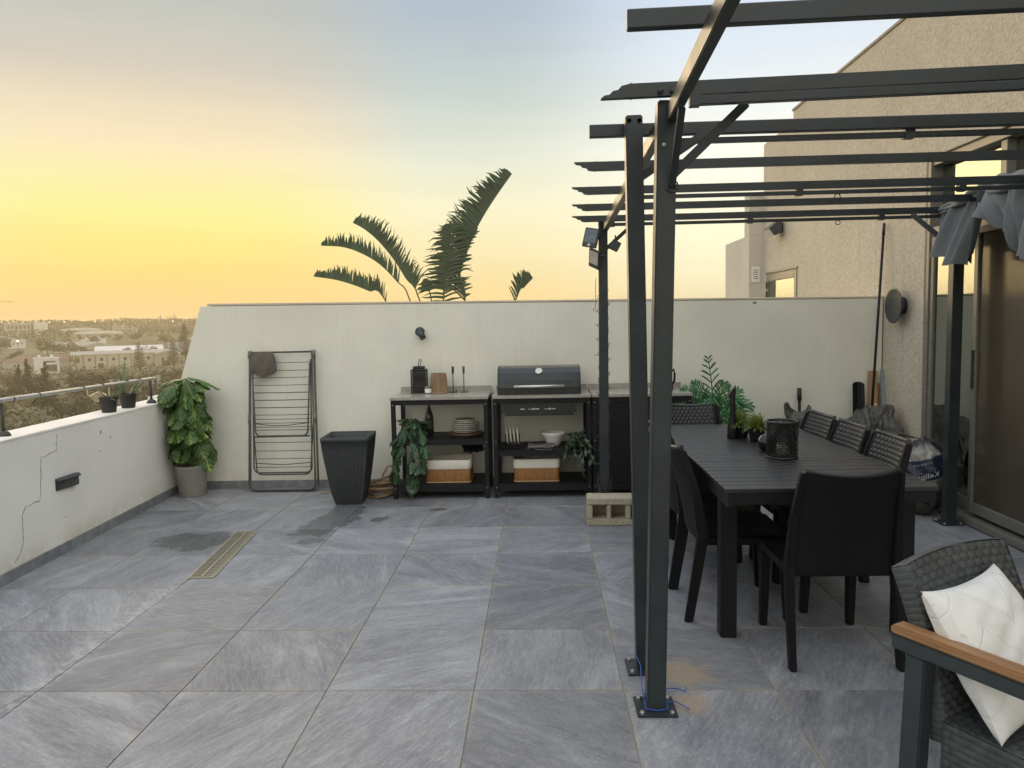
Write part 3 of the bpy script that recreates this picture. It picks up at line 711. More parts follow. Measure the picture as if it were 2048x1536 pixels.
# ================================================================ outdoor kitchen: three black steel units
M_black = simple('powder_black', (.0075, .0085, .0105), .5, .0, var=.3, scale=9, bmp=.12, spec=.28)
M_stone = simple('grey_worktop', (.34, .325, .29), .22, var=.13, scale=18, spec=.55)
UY0, UY1 = 3.28, 3.76
def unit(name, label, x0, x1, mid):
    t = thing(name, label, 'shelf unit', ((x0+x1)/2, UY0, 0), 0, 'outdoor kitchen units along the back wall')
    w = (x1-x0)/2; d = UY1-UY0
    for sx in (-1, 1):
        for y in (0, d):
            s = 1 if y == 0 else -1
            mb = MB().box((sx*w-(.036 if sx > 0 else 0), y-(0 if s > 0 else .036), .004), (sx*w+(.036 if sx < 0 else 0), y+(.036 if s > 0 else 0), .842))
            lg = part('leg', mb, M_black, t, .002, seg=1)
            if y == 0:
                for z in (.095, .48, .80): part('bolt', MB().lathe([(0, .003), (.004, .003), (.005, 0)], 8), M_bolt, lg, 0, (sx*(w-.018), -.0005, z), (R(90), 0, 0))
    def tray(z, h):
        part('shelf', MB().box((-w+.037, .006, z-h), (w-.037, d-.006, z-h+.004)).box((-w+.037, .004, z-h), (w-.037, .010, z)).box((-w+.037, .0105, z-.004), (w-.037, d-.004, z)), M_black, t)
    if mid: tray(mid, .045)
    tray(.125, .060)
    part('top_rail', MB().box((-w+.037, .003, .80), (w-.037, .035, .841)), M_black, t)
    part('top_rail', MB().box((-w+.037, d-.035, .80), (w-.037, d-.003, .841)), M_black, t)
    part('worktop', MB().box((-w-.004, -.012, .843), (w+.004, d+.008, .866)), M_stone, t, .002)
    part('upstand', MB().box((-w, d+.009, .843), (w, d+.024, .912)), M_stone, t, .002)
    return t, w, d
unit('shelf_unit', 'left open black steel shelf unit with ivy, plates and a basket', -.962, -.150, .505)
U2 = unit('grill_unit', 'middle black steel shelf unit carrying the gas grill', -.108, .702, .405)[0]
U3, w3, d3 = unit('cabinet_unit', 'closed black cabinet unit at the right end under the kettle', .716, 1.53, None)
part('door', MB().box((-w3+.038, .004, .13), (-.002, .02, .797)), M_black, U3, .002); part('door', MB().box((.002, .004, .13), (w3-.038, .02, .797)), M_black, U3, .002)
part('side_panel', MB().box((-w3+.002, .038, .13), (-w3+.012, d3-.038, .84)), M_black, U3); part('side_panel', MB().box((w3-.012, .038, .13), (w3-.002, d3-.038, .84)), M_black, U3)
part('back_panel', MB().box((-w3+.038, d3-.03, .13), (w3-.038, d3-.02, .80)), M_black, U3)

# grill
M_hood = simple('grill_enamel', (.030, .036, .040), .22, .35, var=.15, scale=6)
M_inox = simple('brushed_steel', (.62, .61, .58), .32, .85, var=.1, scale=30)
gr = thing('gas_grill', 'black gas grill with closed hood, round thermometer and steel handle', 'grill', (.278, 3.34, .866))
hood = [(.0, .0), (.0, .06), (.012, .12), (.045, .18), (.10, .217), (.17, .226), (.36, .226), (.36, 0)]
part('hood', MB().prism(hood, 'x', -.338, .338), M_hood, gr, .004)
for sx in (-1, 1):
    part('side_cap', MB().prism([(a-.003, b+.003 if b else b) for a, b in hood], 'x', sx*.339, sx*.348), M_hood, gr)
part('handle', MB().tube([(-.21, -.045, .073), (.21, -.045, .073)], .0115, 12), M_inox, gr)
for sx in (-1, 1): part('handle_post', MB().bar((sx*.19, -.045, .073), (sx*.19, .004, .078), .014, .014), M_inox, gr)
th = part('thermometer', MB().lathe([(0, .012), (.026, .012), (.031, .008), (.031, 0)], 24), M_inox, gr, 0, (0, .055, .190), (R(48), 0, 0))
part('dial', MB().lathe([(0, .0135), (.022, .0135)], 24), simple('dial_face', (.7, .7, .66), .3), th)
part('pointer', MB().box((-.0015, -.002, .0138), (.0015, .017, .0146)), M_mark, th)
cp = part('control_panel', MB().box((-.306, -.050, -.165), (.306, -.035, -.064)), simple('grill_panel', (.020, .028, .020), .4, .2), gr, .003)
part('burner_box', MB().box((-.29, -.034, -.17), (.29, .30, -.028)), M_black, gr)
for x, n in ((-.14, 1), (-.02, 2), (.115, 2)):
    part('knob_mark', MB().box((x-.018, -.0512, -.118), (x+.018, -.0502, -.110)), M_inox, cp)
    if n == 2:
        part('knob', MB().lathe([(0, .016), (.007, .016), (.010, .004), (.010, 0)], 12), M_inox, cp, 0, (x-.03, -.05, -.114), (R(90), 0, 0))
        part('knob_lever', MB().box((x-.075, -.054, -.1165), (x-.038, -.0502, -.1125)), M_inox, cp)
for x in (-.296, .296): part('screw', MB().lathe([(0, .002), (.004, .002), (.004, 0)], 8), M_inox, cp, 0, (x, -.05, -.157), (R(90), 0, 0))

# ---- things on the left unit
M_lant = simple('black_iron_lantern', (.02, .022, .02), .5, .2)
ln = thing('slatted_lantern', 'square black slatted metal lantern on the worktop', 'lantern', (-.775, 3.66, .8665))
for sx in (-1, 1):
    for sy in (-1, 1): part('corner_post', MB().box((sx*.062-.004, sy*.062-.004, .0), (sx*.062+.004, sy*.062+.004, .205)), M_lant, ln)
part('base', MB().box((-.066, -.066, 0), (.066, .066, .012)), M_lant, ln); part('roof', MB().box((-.066, -.066, .202), (.066, .066, .210)), M_lant, ln); part('cap', MB().box((-.048, -.048, .2102), (.048, .048, .236)), M_lant, ln, .003)
sl = MB().box((-.0575, -.003, 0), (.0575, .003, .009)).mesh('slat'); sl.materials.append(M_lant)
for k in range(10):
    z = .022+k*.0182
    for a, (x, y) in ((0, (0, -.062)), (0, (0, .062)), (90, (-.062, 0)), (90, (.062, 0))): link('slat', sl, None, ln, (x, y, z), (0, 0, R(a)))
part('handle', MB().tube([(-.005, 0, .235), (-.004, .0, .27), (.012, 0, .30), (.022, .0, .296), (.018, 0, .26), (.008, 0, .235)], .0038, 6), M_lant, ln)
cj = thing('candle_jar', 'small white labelled candle jar beside the slatted lantern', 'candle', (-.688, 3.58, .8665))
part('glass_body', MB().lathe([(0, 0), (.027, 0), (.029, .004), (.029, .062), (.026, .066), (0, .066)], 20), simple('smoked_jar', (.16, .14, .12), .2), cj)
part('paper_label', MB().lathe([(.0295, .010), (.0295, .046)], 20), simple('label_white', (.8, .79, .74), .7), cj)
lsd = thing('stave_bucket', 'brown tapered wooden stave bucket on the worktop', 'bucket', (-.600, 3.64, .8665))
M_stave = simple('stave_wood', (.27, .175, .10), .6, var=.3, scale=12, bmp=.3, rnd=.18)
for k in range(22):
    a0, a1 = 2*math.pi*k/22+.012, 2*math.pi*(k+1)/22-.012
    def P(r, a, z): return (r*math.cos(a), r*math.sin(a), z)
    mb = MB().add([P(.080, a0, .012), P(.080, a1, .012), P(.066, a1, .172), P(.066, a0, .172), P(.074, a0, .012), P(.074, a1, .012), P(.060, a1, .172), P(.060, a0, .172)],
                  [(0, 1, 2, 3), (7, 6, 5, 4), (0, 4, 5, 1), (1, 5, 6, 2), (2, 6, 7, 3), (3, 7, 4, 0)])
    part('stave', mb, M_stave, lsd)
part('base_ring', MB().lathe([(0, 0), (.083, 0), (.084, .012), (.070, .0125), (0, .011)], 24), M_stave, lsd)
for x, lab in ((-.478, 'slim black candlestick nearer the wooden bucket'), (-.383, 'slim grey candlestick right of its black pair')):
    c = thing('candlestick', lab, 'candlestick', (x, 3.66, .8665), 0, 'pair of candlesticks on the worktop')
    mt = M_lant if x < -.45 else simple('grey_iron', (.07, .075, .075), .4, .3)
    part('foot', MB().lathe([(0, .006), (.034, .006), (.038, .002), (.038, 0), (0, 0)], 20), mt, c)
    part('stem', MB().tube([(0, 0, .005), (0, 0, .165)], .0042, 8), mt, c)
    part('cup', MB().lathe([(0, .160), (.006, .162), (.0105, .176), (.0112, .228), (.009, .229), (.0085, .19), (0, .188)], 14), mt, c)
    part('finger_knob', MB().tube([(.028, 0, .004), (.032, 0, .022)], .0035, 6), mt, c)
# bottle, plates, tray
bt = thing('glass_bottle', 'tall dark glass bottle standing behind the trailing ivy', 'bottle', (-.690, 3.60, .5055))
part('glass_body', MB().lathe([(0, 0), (.036, 0), (.039, .006), (.039, .15), (.034, .18), (.020, .215), (.013, .25), (.0125, .286), (.0135, .290), (0, .290)], 20), simple('dark_bottle_glass', (.035, .035, .028), .12), bt)
part('paper_label', MB().lathe([(.0395, .07), (.0395, .125)], 20), simple('bottle_label', (.09, .085, .075), .6), bt)
ty = thing('wooden_tray', 'round brown wooden serving board under the stack of plates', 'tray', (-.365, 3.53, .5055))
part('board', MB().lathe([(0, 0), (.125, 0), (.142, .010), (.146, .026), (.142, .032), (.134, .026), (0, .022)], 40), simple('tray_wood', (.10, .055, .03), .45, var=.35, scale=8), ty)
M_china = simple('cream_china', (.84, .81, .74), .28, var=.06)
M_rim = simple('dark_glaze', (.05, .048, .042), .3)
z = .5055+.0265
for k in range(7):
    big = k < 5; rr = .118 if big else .088
    pl = thing('dinner_plate' if big else 'dessert_plate', ['lowest cream plate of the stack on the wooden board', 'second cream plate from the bottom of the stack', 'third cream plate from the bottom of the stack', 'fourth cream plate from the bottom of the stack', 'uppermost large cream plate under the small plates', 'lower small plate near the top of the stack', 'small dark topped plate crowning the stack of plates'][k], 'plate', (-.365+random.uniform(-.003, .003), 3.53+random.uniform(-.003, .003), z), 0, 'plates stacked on the shelf')
    hh = .0165
    part('body', MB().lathe([(0, 0), (rr*.62, 0), (rr*.72, .003), (rr*.98, hh-.004), (rr, hh-.001), (rr*.985, hh), (rr*.70, .006), (0, .005)], 40), M_china, pl)
    part('rim', MB().lathe([(rr*1.001, hh-.0009), (rr*1.002, hh-.0002), (rr*.985, hh+.0004), (rr*.96, hh-.001)], 40), M_rim, pl)
    if k == 6: part('top_glaze', MB().lathe([(0, .0105), (rr*.9, .0135)], 40), M_rim, pl)
    z += .0168
# bundle clipped under the shelf
cl_ = thing('dark_cloth', 'dark cloth pouch hanging below the middle shelf', 'cloth', (-.31, 3.60, .39))
part('pouch', MB().grid(lambda u, v: Vector((-.09+.18*u+.008*math.sin(v*9), .012*math.sin(u*14)+.01*math.sin(v*5), .069-.10*v-.018*v*math.sin(u*2.6+.5)-.006*math.sin(u*22)*v)), 30, 14), M_black, cl_)

# baskets
def mat_wicker(name, col):
    m, nt, lk, p = newmat(name)
    tc = N(nt, 'ShaderNodeTexCoord')
    a = noise(nt, lk, mapping(nt, lk, tc.outputs['Object'], (160, 160, 9)), 1.0, 3, .6); b = noise(nt, lk, tc.outputs['Object'], 12, 4)
    c = ramp(nt, lk, a, [(.3, tuple(v*.45 for v in col)), (.55, col), (.75, tuple(min(1, v*1.35) for v in col))])
    c = mixc(nt, lk, .4, c, ramp(nt, lk, b, [(.3, (.6, .6, .6)), (.7, (1.2, 1.2, 1.2))]), 'MULTIPLY')
    lk.new(c, p.inputs['Base Color']); p.inputs['Roughness'].default_value = .6
    bump(nt, lk, a, .6, .004, p); return m
M_bamboo = mat_wicker('bamboo_strips', (.36, .17, .055))
M_linen = simple('linen_liner', (.72, .68, .60), .9, var=.08, scale=30, bmp=.3, bscale=400)
def rrect(w, d, r, n=5):
    out = []
    for cx, cy, a in ((w-r, d-r, 0), (-w+r, d-r, 90), (-w+r, -d+r, 180), (w-r, -d+r, 270)):
        out += [(cx+r*math.cos(R(a+90*k/n)), cy+r*math.sin(R(a+90*k/n))) for k in range(n+1)]
    return out
def loft(rings):
    mb = MB(); n = len(rings[0][0]); vs = [(x, y, z) for ring, z in rings for x, y in ring]
    return mb.add(vs, [(i*n+k, i*n+(k+1) % n, (i+1)*n+(k+1) % n, (i+1)*n+k) for i in range(len(rings)-1) for k in range(n)], True)
def basket(x, y, lab):
    t = thing('storage_basket', lab, 'basket', (x, y, .1255), 0, 'lined bamboo baskets on the bottom shelves')
    w, d = .188, .14
    part('body', loft([(rrect(w, d, .03), 0), (rrect(w+.004, d+.004, .03), .01), (rrect(w+.004, d+.004, .03), .138)]), M_bamboo, t)
    part('bottom', MB().prism(rrect(w-.002, d-.002, .03), 'z', .001, .006), M_bamboo, t)
    part('base_trim', loft([(rrect(w+.003, d+.003, .03), .0), (rrect(w+.007, d+.007, .03), .002), (rrect(w+.007, d+.007, .03), .010), (rrect(w+.004, d+.004, .03), .011)]), simple('basket_trim', (.42, .30, .17), .6), t)
    part('liner', loft([(rrect(w+.006, d+.006, .034), .118), (rrect(w+.010, d+.010, .034), .125), (rrect(w+.010, d+.010, .034), .188), (rrect(w+.006, d+.006, .034), .196), (rrect(w-.002, d-.002, .03), .192), (rrect(w-.004, d-.004, .03), .02)]), M_linen, t)
basket(-.505, 3.49, 'bamboo basket with white liner on the left bottom shelf'); basket(.245, 3.49, 'bamboo basket with white liner below the plate rack')

# ---- things on the middle unit
pr = thing('plate_rack', 'black rack holding upright cream plates on the middle shelf', 'rack', (.042, 3.46, .4055))
part('base', MB().box((-.075, -.06, .0), (.075, .06, .012)), M_black, pr, .003)
for k in range(5):
    for y in (-.045, .045): part('peg', MB().tube([(-.060+k*.030, y, .012), (-.060+k*.030, y, .115)], .003, 6), M_black, pr)
for k in range(4):
    pl = thing('upright_plate', ['leftmost cream plate standing in the rack', 'second cream plate standing in the rack', 'third cream plate standing in the rack', 'rightmost cream plate standing in the rack'][k], 'plate', (.042-.045+k*.030, 3.46, .4185+.089), 0, 'plates standing in the rack')
    pl.rotation_euler = (0, R(84), 0)
    rr = .088
    part('body', MB().lathe([(0, -.004), (rr*.62, -.004), (rr*.75, .0), (rr, .008), (rr*.985, .0095), (rr*.7, .003), (0, .001)], 36), M_china, pl)
    part('rim', MB().lathe([(rr*1.001, .0075), (rr*1.004, .0095), (rr*.96, .0085)], 36), simple('cream_edge', (.78, .74, .66), .3), pl)
bo = thing('white_bowl', 'large white mixing bowl on the middle shelf', 'bowl', (.395, 3.52, .4055))
part('body', MB().lathe([(0, .0), (.048, .0), (.052, .004), (.072, .045), (.098, .092), (.106, .104), (.109, .118), (.106, .121), (.100, .110), (.068, .048), (.045, .010), (0, .007)], 40), simple('white_enamel', (.80, .79, .76), .18, var=.03), bo)
def mat_stripe():
    m, nt, lk, p = newmat('striped_cloth')
    tc = N(nt, 'ShaderNodeTexCoord'); sp = N(nt, 'ShaderNodeSeparateXYZ'); lk.new(tc.outputs['Object'], sp.inputs[0])
    s = mth(nt, lk, 'SINE', mth(nt, lk, 'ADD', mth(nt, lk, 'MULTIPLY', sp.outputs[0], 480.), mth(nt, lk, 'MULTIPLY', sp.outputs[1], 90.)))
    t = mth(nt, lk, 'SINE', mth(nt, lk, 'MULTIPLY', mth(nt, lk, 'ADD', sp.outputs[1], sp.outputs[2]), 170.))
    c = mixc(nt, lk, mth(nt, lk, 'MULTIPLY', sstep(nt, lk, s, .15, .4), sstep(nt, lk, t, -.5, -.3)), (.012, .012, .013), (.42, .40, .36))
    lk.new(c, p.inputs['Base Color']); p.inputs['Roughness'].default_value = .95; return m
sc_ = thing('striped_cloth', 'folded black and white striped cloth in front of the bowl', 'cloth', (.275, 3.37, .4055))
for k in range(3):
    part('fold', MB().grid(lambda u, v: Vector((-.105+.21*u+.004*math.sin(v*8)+.006*k, -.06+.12*v+.003*math.sin(u*11), .012*k+.013+.003*math.sin(u*7+k)-.011*max(0, (abs(v-.5)*2-.8)*5)**2)), 24, 14), mat_stripe() if 'stripe' not in MATS else MATS['stripe'], sc_)
kt = thing('black_kettle', 'black kettle standing at the right end of the worktop', 'kettle', (1.355, 3.60, .8665))
part('body', MB().lathe([(0, 0), (.075, 0), (.08, .01), (.066, .10), (.048, .135), (.02, .142), (0, .142)], 24), M_black, kt)
part('handle', MB().tube([(.05, 0, .135), (.085, 0, .175), (.092, 0, .13), (.088, 0, .07), (.07, 0, .045)], .010, 8), M_black, kt)
part('lid_knob', MB().lathe([(0, .165), (.012, .162), (.012, .146), (.006, .14)], 12), M_black, kt)

# wall spot lamp above the shelves
ws = thing('wall_spot', 'small dark grey spotlight on the back wall above the shelves', 'lamp', (-.778, WY, 1.39))
M_spot = simple('spot_paint', (.05, .058, .06), .45, .2)
part('mount', MB().lathe([(0, .035), (.038, .033), (.042, .02), (.042, 0)], 24), M_spot, ws, 0, (0, 0, .015), (R(90), 0, 0))
part('head', MB().tube([(-.008, -.045, .03), (.040, -.075, -.045)], .027, 18), M_spot, ws)
# small hook and wire further right
hk = thing('wall_hook', 'tiny hook with wire on the back wall behind the pergola posts', 'hook', (1.135, WY-.002, 1.27))
part('plate', MB().lathe([(0, .006), (.012, .006), (.014, 0)], 12), M_iron, hk, 0, (0, 0, 0), (R(90), 0, 0))
part('wire', MB().tube([(0, -.006, 0), (.03, -.02, -.01), (.05, -.02, -.05), (.055, -.015, -.12)], .003, 6), M_iron, hk)
# ================================================================ left corner: drying rack, planter, hose, pots
M_rackm = simple('rack_tube', (.075, .078, .066), .5, .25, var=.3, scale=20)
M_rackc = simple('rack_joint', (.16, .165, .15), .55)
dk = thing('drying_rack', 'folded dark metal clothes drying rack leaning on the back wall', 'drying rack', (-2.02, 3.635, 0))
def rk(x, z, dy=0): return (x, .115*z/1.26+dy, z)
def u_frame(hw, hwt, z0, z1, r, dy, top=False, n=5):
    pts = [rk(-hwt, z1, dy)]
    for k in range(n+1):
        a = R(180+90*k/n); pts.append(rk(-hw+r+r*math.cos(a), z0+r+r*math.sin(a), dy))
    for k in range(n+1):
        a = R(270+90*k/n); pts.append(rk(hw-r+r*math.cos(a), z0+r+r*math.sin(a), dy))
    pts.append(rk(hwt, z1, dy)); return pts
part('outer_frame', MB().tube(u_frame(.312, .292, .012, 1.25, .06, 0), .0095, 8), M_rackm, dk)
part('outer_frame', MB().tube(u_frame(.292, .278, .022, 1.25, .05, -.022), .0085, 8), M_rackm, dk)
part('inner_frame', MB().tube(u_frame(.262, .262, .175, 1.18, .05, -.014), .007, 8), M_rackm, dk)
part('inner_frame', MB().tube(u_frame(.245, .272, .155, .60, .05, .006), .006, 8), M_rackm, dk)
part('wing_frame', MB().tube(u_frame(.236, .262, .505, 1.15, .045, -.036), .0075, 8), M_rackm, dk)
part('top_bar', MB().tube([rk(-.29, 1.247), rk(.29, 1.247)], .008, 8), M_rackm, dk)
for k, z in enumerate((1.155, 1.085, 1.022, .955, .888, .822, .755, .69, .652, .618, .582, .556, .445, .37, .30, .225)):
    thick = .0042 if k in (4, 5, 6) else .003
    part('rod', MB().tube([rk(-.262, z, -.012), rk(0, z-.002, -.012), rk(.262, z, -.012)], thick, 6), M_rackm, dk)
part('cross_tube', MB().tube([rk(-.25, .497, -.03), rk(.25, .502, -.03)], .0065, 8), M_rackm, dk)
part('sagging_rod', MB().tube([rk(-.24, .615, -.03), rk(-.1, .598, -.03), rk(.05, .597, -.03), rk(.24, .618, -.03)], .004, 6), M_rackm, dk)
part('sagging_rod', MB().tube([rk(-.25, .26, -.01), rk(0, .245, -.01), rk(.25, .262, -.01)], .004, 6), M_rackm, dk)
for sx in (-1, 1):
    part('cap', MB().tube([rk(sx*.287, 1.20, -.008), rk(sx*.287, 1.262, -.008)], .020, 10), M_rackc, dk)
    part('hinge', MB().tube([rk(sx*.296, .62, -.02), rk(sx*.296, .70, -.02)], .014, 8), M_rackc, dk)
    part('corner_foot', MB().tube([rk(sx*.302, .06), rk(sx*.298, .03), rk(sx*.28, .013), rk(sx*.22, .012)], .0125, 8), M_rackc, dk)
pb = thing('peg_bag', 'brown cloth peg bag hung over the top left of the drying rack', 'bag', (-2.19, 3.735, 1.235))
def pegbag(u, v):
    a = 2*math.pi*u
    w = .098+.022*math.sin(v*2.6); z = .018-.225*v*(1-.10*math.cos(a)**2)
    edge = 1-(max(0, v-.8)/.2)**2*.35
    return Vector((w*edge*math.cos(a)+.01*v, (.010+.030*math.sin(min(1, v*1.2)*2.2))*math.sin(a)-.015+.004*math.sin(a*5+v*7), z))
part('cloth', MB().grid(pegbag, 36, 16), simple('brown_cloth', (.115, .098, .082), .95, var=.2, bmp=.3, bscale=250), pb)
# planter with fluted, slightly bulging sides
M_planter = simple('planter_plastic', (.033, .038, .040), .55, var=.15, scale=6, bmp=.1)
plt = thing('fluted_planter', 'tall empty dark grey fluted square planter on the floor', 'planter', (-1.305, 3.215, .0055), R(2))
def sq_ring(h, nf=11, amp=.0):
    out = []
    for k in range(4):
        a = Matrix.Rotation(R(90*k), 2)
        for i in range(nf*4):
            t = i/(nf*4); s = -h+2*h*t
            f = amp*(.5+.5*math.cos(2*math.pi*t*nf)) if .02 < t < .98 else 0
            v = a @ Vector((s, -h+f)); out.append((v.x, v.y))
    return out
prof = [(.104, 0), (.110, .02), (.130, .10), (.150, .22), (.168, .35), (.182, .46), (.188, .53)]
part('body', loft([(sq_ring(h, 11, .010), z) for h, z in prof]+[(sq_ring(.188), .532), (sq_ring(.191), .534), (sq_ring(.1915), .568), (sq_ring(.180), .570), (sq_ring(.176), .50), (sq_ring(.15), .30)]), M_planter, plt)
part('soil_liner', MB().box((-.15, -.15, .29), (.15, .15, .30)), M_planter, plt)
part('bottom', MB().box((-.103, -.103, .001), (.103, .103, .006)), M_planter, plt)
# hose
M_hose = simple('hose_rubber', (.30, .19, .115), .5, var=.3, scale=7, rnd=.25)
hs_ = thing('garden_hose', 'coil of brown garden hose lying between planter and shelf unit', 'hose', (-1.10, 3.52, .006))
rh = random.Random(4)
for k in range(11):
    cx, cy, cz = rh.uniform(-.03, .03), rh.uniform(-.03, .03), .012+k*.010; ra, rb_ = rh.uniform(.105, .15), rh.uniform(.15, .19); tx, ty_ = rh.uniform(-.05, .05), rh.uniform(-.12, .12)
    part('coil', MB().tube([(cx+ra*math.cos(t*.262), cy+rb_*math.sin(t*.262), max(.010, cz+tx*math.cos(t*.262)+ty_*math.sin(t*.262)*.4)) for t in range(25)], .0085, 7), M_hose, hs_)
part('loose_loop', MB().tube([(.09, .05, .04), (.10, .06, .16), (.085, .02, .235), (.05, -.01, .24), (.01, -.03, .17), (-.02, -.05, .05)], .0075, 7), M_hose, hs_)
part('loose_end', MB().tube([(-.42, .05, .012), (-.47, .08, .05), (-.50, .12, .095), (-.46, .14, .12), (-.42, .13, .09), (-.38, .10, .02), (-.30, .0, .010), (-.10, .0, .012)], .0075, 7), simple('hose_pale', (.46, .38, .28), .5), hs_)
part('loose_end', MB().tube([(-.55, -.02, .010), (-.46, .02, .010), (-.36, .01, .012), (-.2, .03, .010)], .006, 7), M_hose, hs_)

# ---------------------------------------------------------------- leaves
def leaf_mesh(name, L, W, shape='heart', droop=.25, cup=.18, n=9, wave=.0, jag=0.):
    """a leaf from its base at the origin along +y, width along x, bent down along z"""
    def half(t):
        if shape == 'heart': return W/2*(math.sin(math.pi*min(1, (t+.10)/.62)*.5)**.8 if t < .52 else max(0, math.cos((t-.52)/.48*math.pi/2))**.85)*(1 if t > .02 else .55)
        if shape == 'oval': return W/2*max(0, math.sin(math.pi*t))**.75
        return W/2*max(0, math.sin(math.pi*t**.8))
    vs = []; fs = []
    for j in range(n+1):
        t = j/n; h = max(half(t)*(1-(jag if j % 2 else 0)*(t > .15)), .0006)
        for i in range(5):
            s = (i-2)/2
            back = -.12*L*abs(s) if shape == 'heart' and t < .12 else 0
            z = -droop*L*t*t-cup*h*abs(s)**1.5*1.2+wave*math.sin(t*14+i)*abs(s)
            if i == 2: z -= .012*L
            vs.append((h*s, L*t+back, z))
    for j in range(n):
        for i in range(4): fs.append((j*5+i, j*5+i+1, (j+1)*5+i+1, (j+1)*5+i))
    me = bpy.data.meshes.new(name); me.from_pydata(vs, [], fs); me.polygons.foreach_set('use_smooth', [True]*len(fs)); me.update()
    return me
def mat_leaf(name, dark, light, L, W, vein=.6, rough=.35, nveins=5, edge=0.):
    """leaf blade with a pale midrib and side veins drawn in the leaf's own coordinates"""
    m, nt, lk, p = newmat(name)
    tc = N(nt, 'ShaderNodeTexCoord'); sp = N(nt, 'ShaderNodeSeparateXYZ'); lk.new(tc.outputs['Object'], sp.inputs[0])
    ax = mth(nt, lk, 'DIVIDE', mth(nt, lk, 'ABSOLUTE', sp.outputs[0]), W/2); yy = mth(nt, lk, 'DIVIDE', sp.outputs[1], L)
    ph = mth(nt, lk, 'SINE', mth(nt, lk, 'MULTIPLY', mth(nt, lk, 'SUBTRACT', yy, mth(nt, lk, 'MULTIPLY', ax, .34)), 2*math.pi*nveins))
    f1 = mth(nt, lk, 'MULTIPLY', sstep(nt, lk, ph, .1, .9), sstep(nt, lk, ax, edge+.95, .12))
    f2 = sstep(nt, lk, ax, .14, .02)
    nz = noise(nt, lk, tc.outputs['Object'], 40, 4)
    f = mth(nt, lk, 'MULTIPLY', mth(nt, lk, 'MAXIMUM', mth(nt, lk, 'MULTIPLY', f1, .85), f2), mth(nt, lk, 'ADD', .55, nz), clamp=True)
    oiv = N(nt, 'ShaderNodeObjectInfo'); vv = N(nt, 'ShaderNodeMapRange'); lk.new(mth(nt, lk, 'FRACT', mth(nt, lk, 'MULTIPLY', oiv.outputs['Random'], 13.7)), vv.inputs[0]); vv.inputs[3].default_value = vein*.6; vv.inputs[4].default_value = vein*1.2
    big_ = noise(nt, lk, tc.outputs['Object'], 9, 3)
    c = mixc(nt, lk, mth(nt, lk, 'MULTIPLY', mth(nt, lk, 'MULTIPLY', f, vv.outputs[0]), sstep(nt, lk, big_, .25, .6)), dark, light)
    oi = N(nt, 'ShaderNodeObjectInfo'); hs = N(nt, 'ShaderNodeHueSaturation'); lk.new(c, hs.inputs['Color'])
    mr = N(nt, 'ShaderNodeMapRange'); lk.new(oi.outputs['Random'], mr.inputs[0]); mr.inputs[3].default_value = .7; mr.inputs[4].default_value = 1.35; lk.new(mr.outputs[0], hs.inputs['Value'])
    lk.new(hs.outputs[0], p.inputs['Base Color']); p.inputs['Roughness'].default_value = rough
    p.inputs['Subsurface Weight'].default_value = 0
    out = [n for n in nt if n.type == 'OUTPUT_MATERIAL'][0]
    tl = N(nt, 'ShaderNodeBsdfTranslucent'); lk.new(hs.outputs[0], tl.inputs[0]); mx = N(nt, 'ShaderNodeMixShader'); mx.inputs[0].default_value = .3
    lk.new(p.outputs[0], mx.inputs[1]); lk.new(tl.outputs[0], mx.inputs[2]); lk.new(mx.outputs[0], out.inputs[0])
    bump(nt, lk, ph, .25, .002, p)
    return m
def put_leaf(parent, me, base, az, droop, sc, roll=0., name='leaf'):
    """blade leaving base towards azimuth az (from +x), tipped down by droop"""
    o = Vector((math.cos(az), math.sin(az), 0)); up = Vector((0, 0, 1))
    yv = (o*math.cos(droop)-up*math.sin(droop)).normalized(); zv = (o*math.sin(droop)+up*math.cos(droop)).normalized()
    m = Matrix((yv.cross(zv), yv, zv)).transposed() @ Matrix.Rotation(roll, 3, 'Y')
    ob = link(name, me, None, parent, base, m.to_euler(), (sc, sc, sc))
    return ob
# moss pole philodendron in the corner
M_pot = simple('grey_plastic_pot', (.26, .245, .215), .6, var=.12, scale=8, bmp=.1)
M_soil = simple('soil', (.05, .035, .022), .95, var=.4, scale=40, bmp=.5)
M_moss = simple('coir_pole', (.13, .085, .05), .95, var=.4, scale=60, bmp=.8)
ph = thing('climbing_plant', 'bushy variegated climbing plant on a moss pole in a grey pot', 'plant', (-2.812, 3.56, .006))
part('pot', MB().lathe([(0, .002), (.103, .002), (.108, .012), (.112, .02), (.133, .24), (.138, .252), (.138, .268), (.131, .270), (.126, .24), (.12, .22)], 36), M_pot, ph)
part('saucer', MB().lathe([(0, 0), (.118, 0), (.126, .014), (.122, .016), (.112, .004)], 36), M_pot, ph)
part('soil', MB().lathe([(0, .225), (.124, .222)], 24), M_soil, ph)
part('moss_pole', MB().tube([(0, 0, .20), (.004, 0, .6), (.0, 0, 1.0)], .034, 12), M_moss, ph)
M_phil = mat_leaf('variegated_leaf', (.05, .125, .028), (.40, .46, .13), .23, .19, .8, .4, 5)
phl = [leaf_mesh('leaf', .23, .19, 'heart', .34, .25, 14, .008, .16), leaf_mesh('leaf', .23, .19, 'heart', .12, .35, 14, .010, .20)]
for me in phl: me.materials.append(M_phil)
rp = random.Random(21)
M_stem = simple('green_stem', (.07, .12, .03), .5)
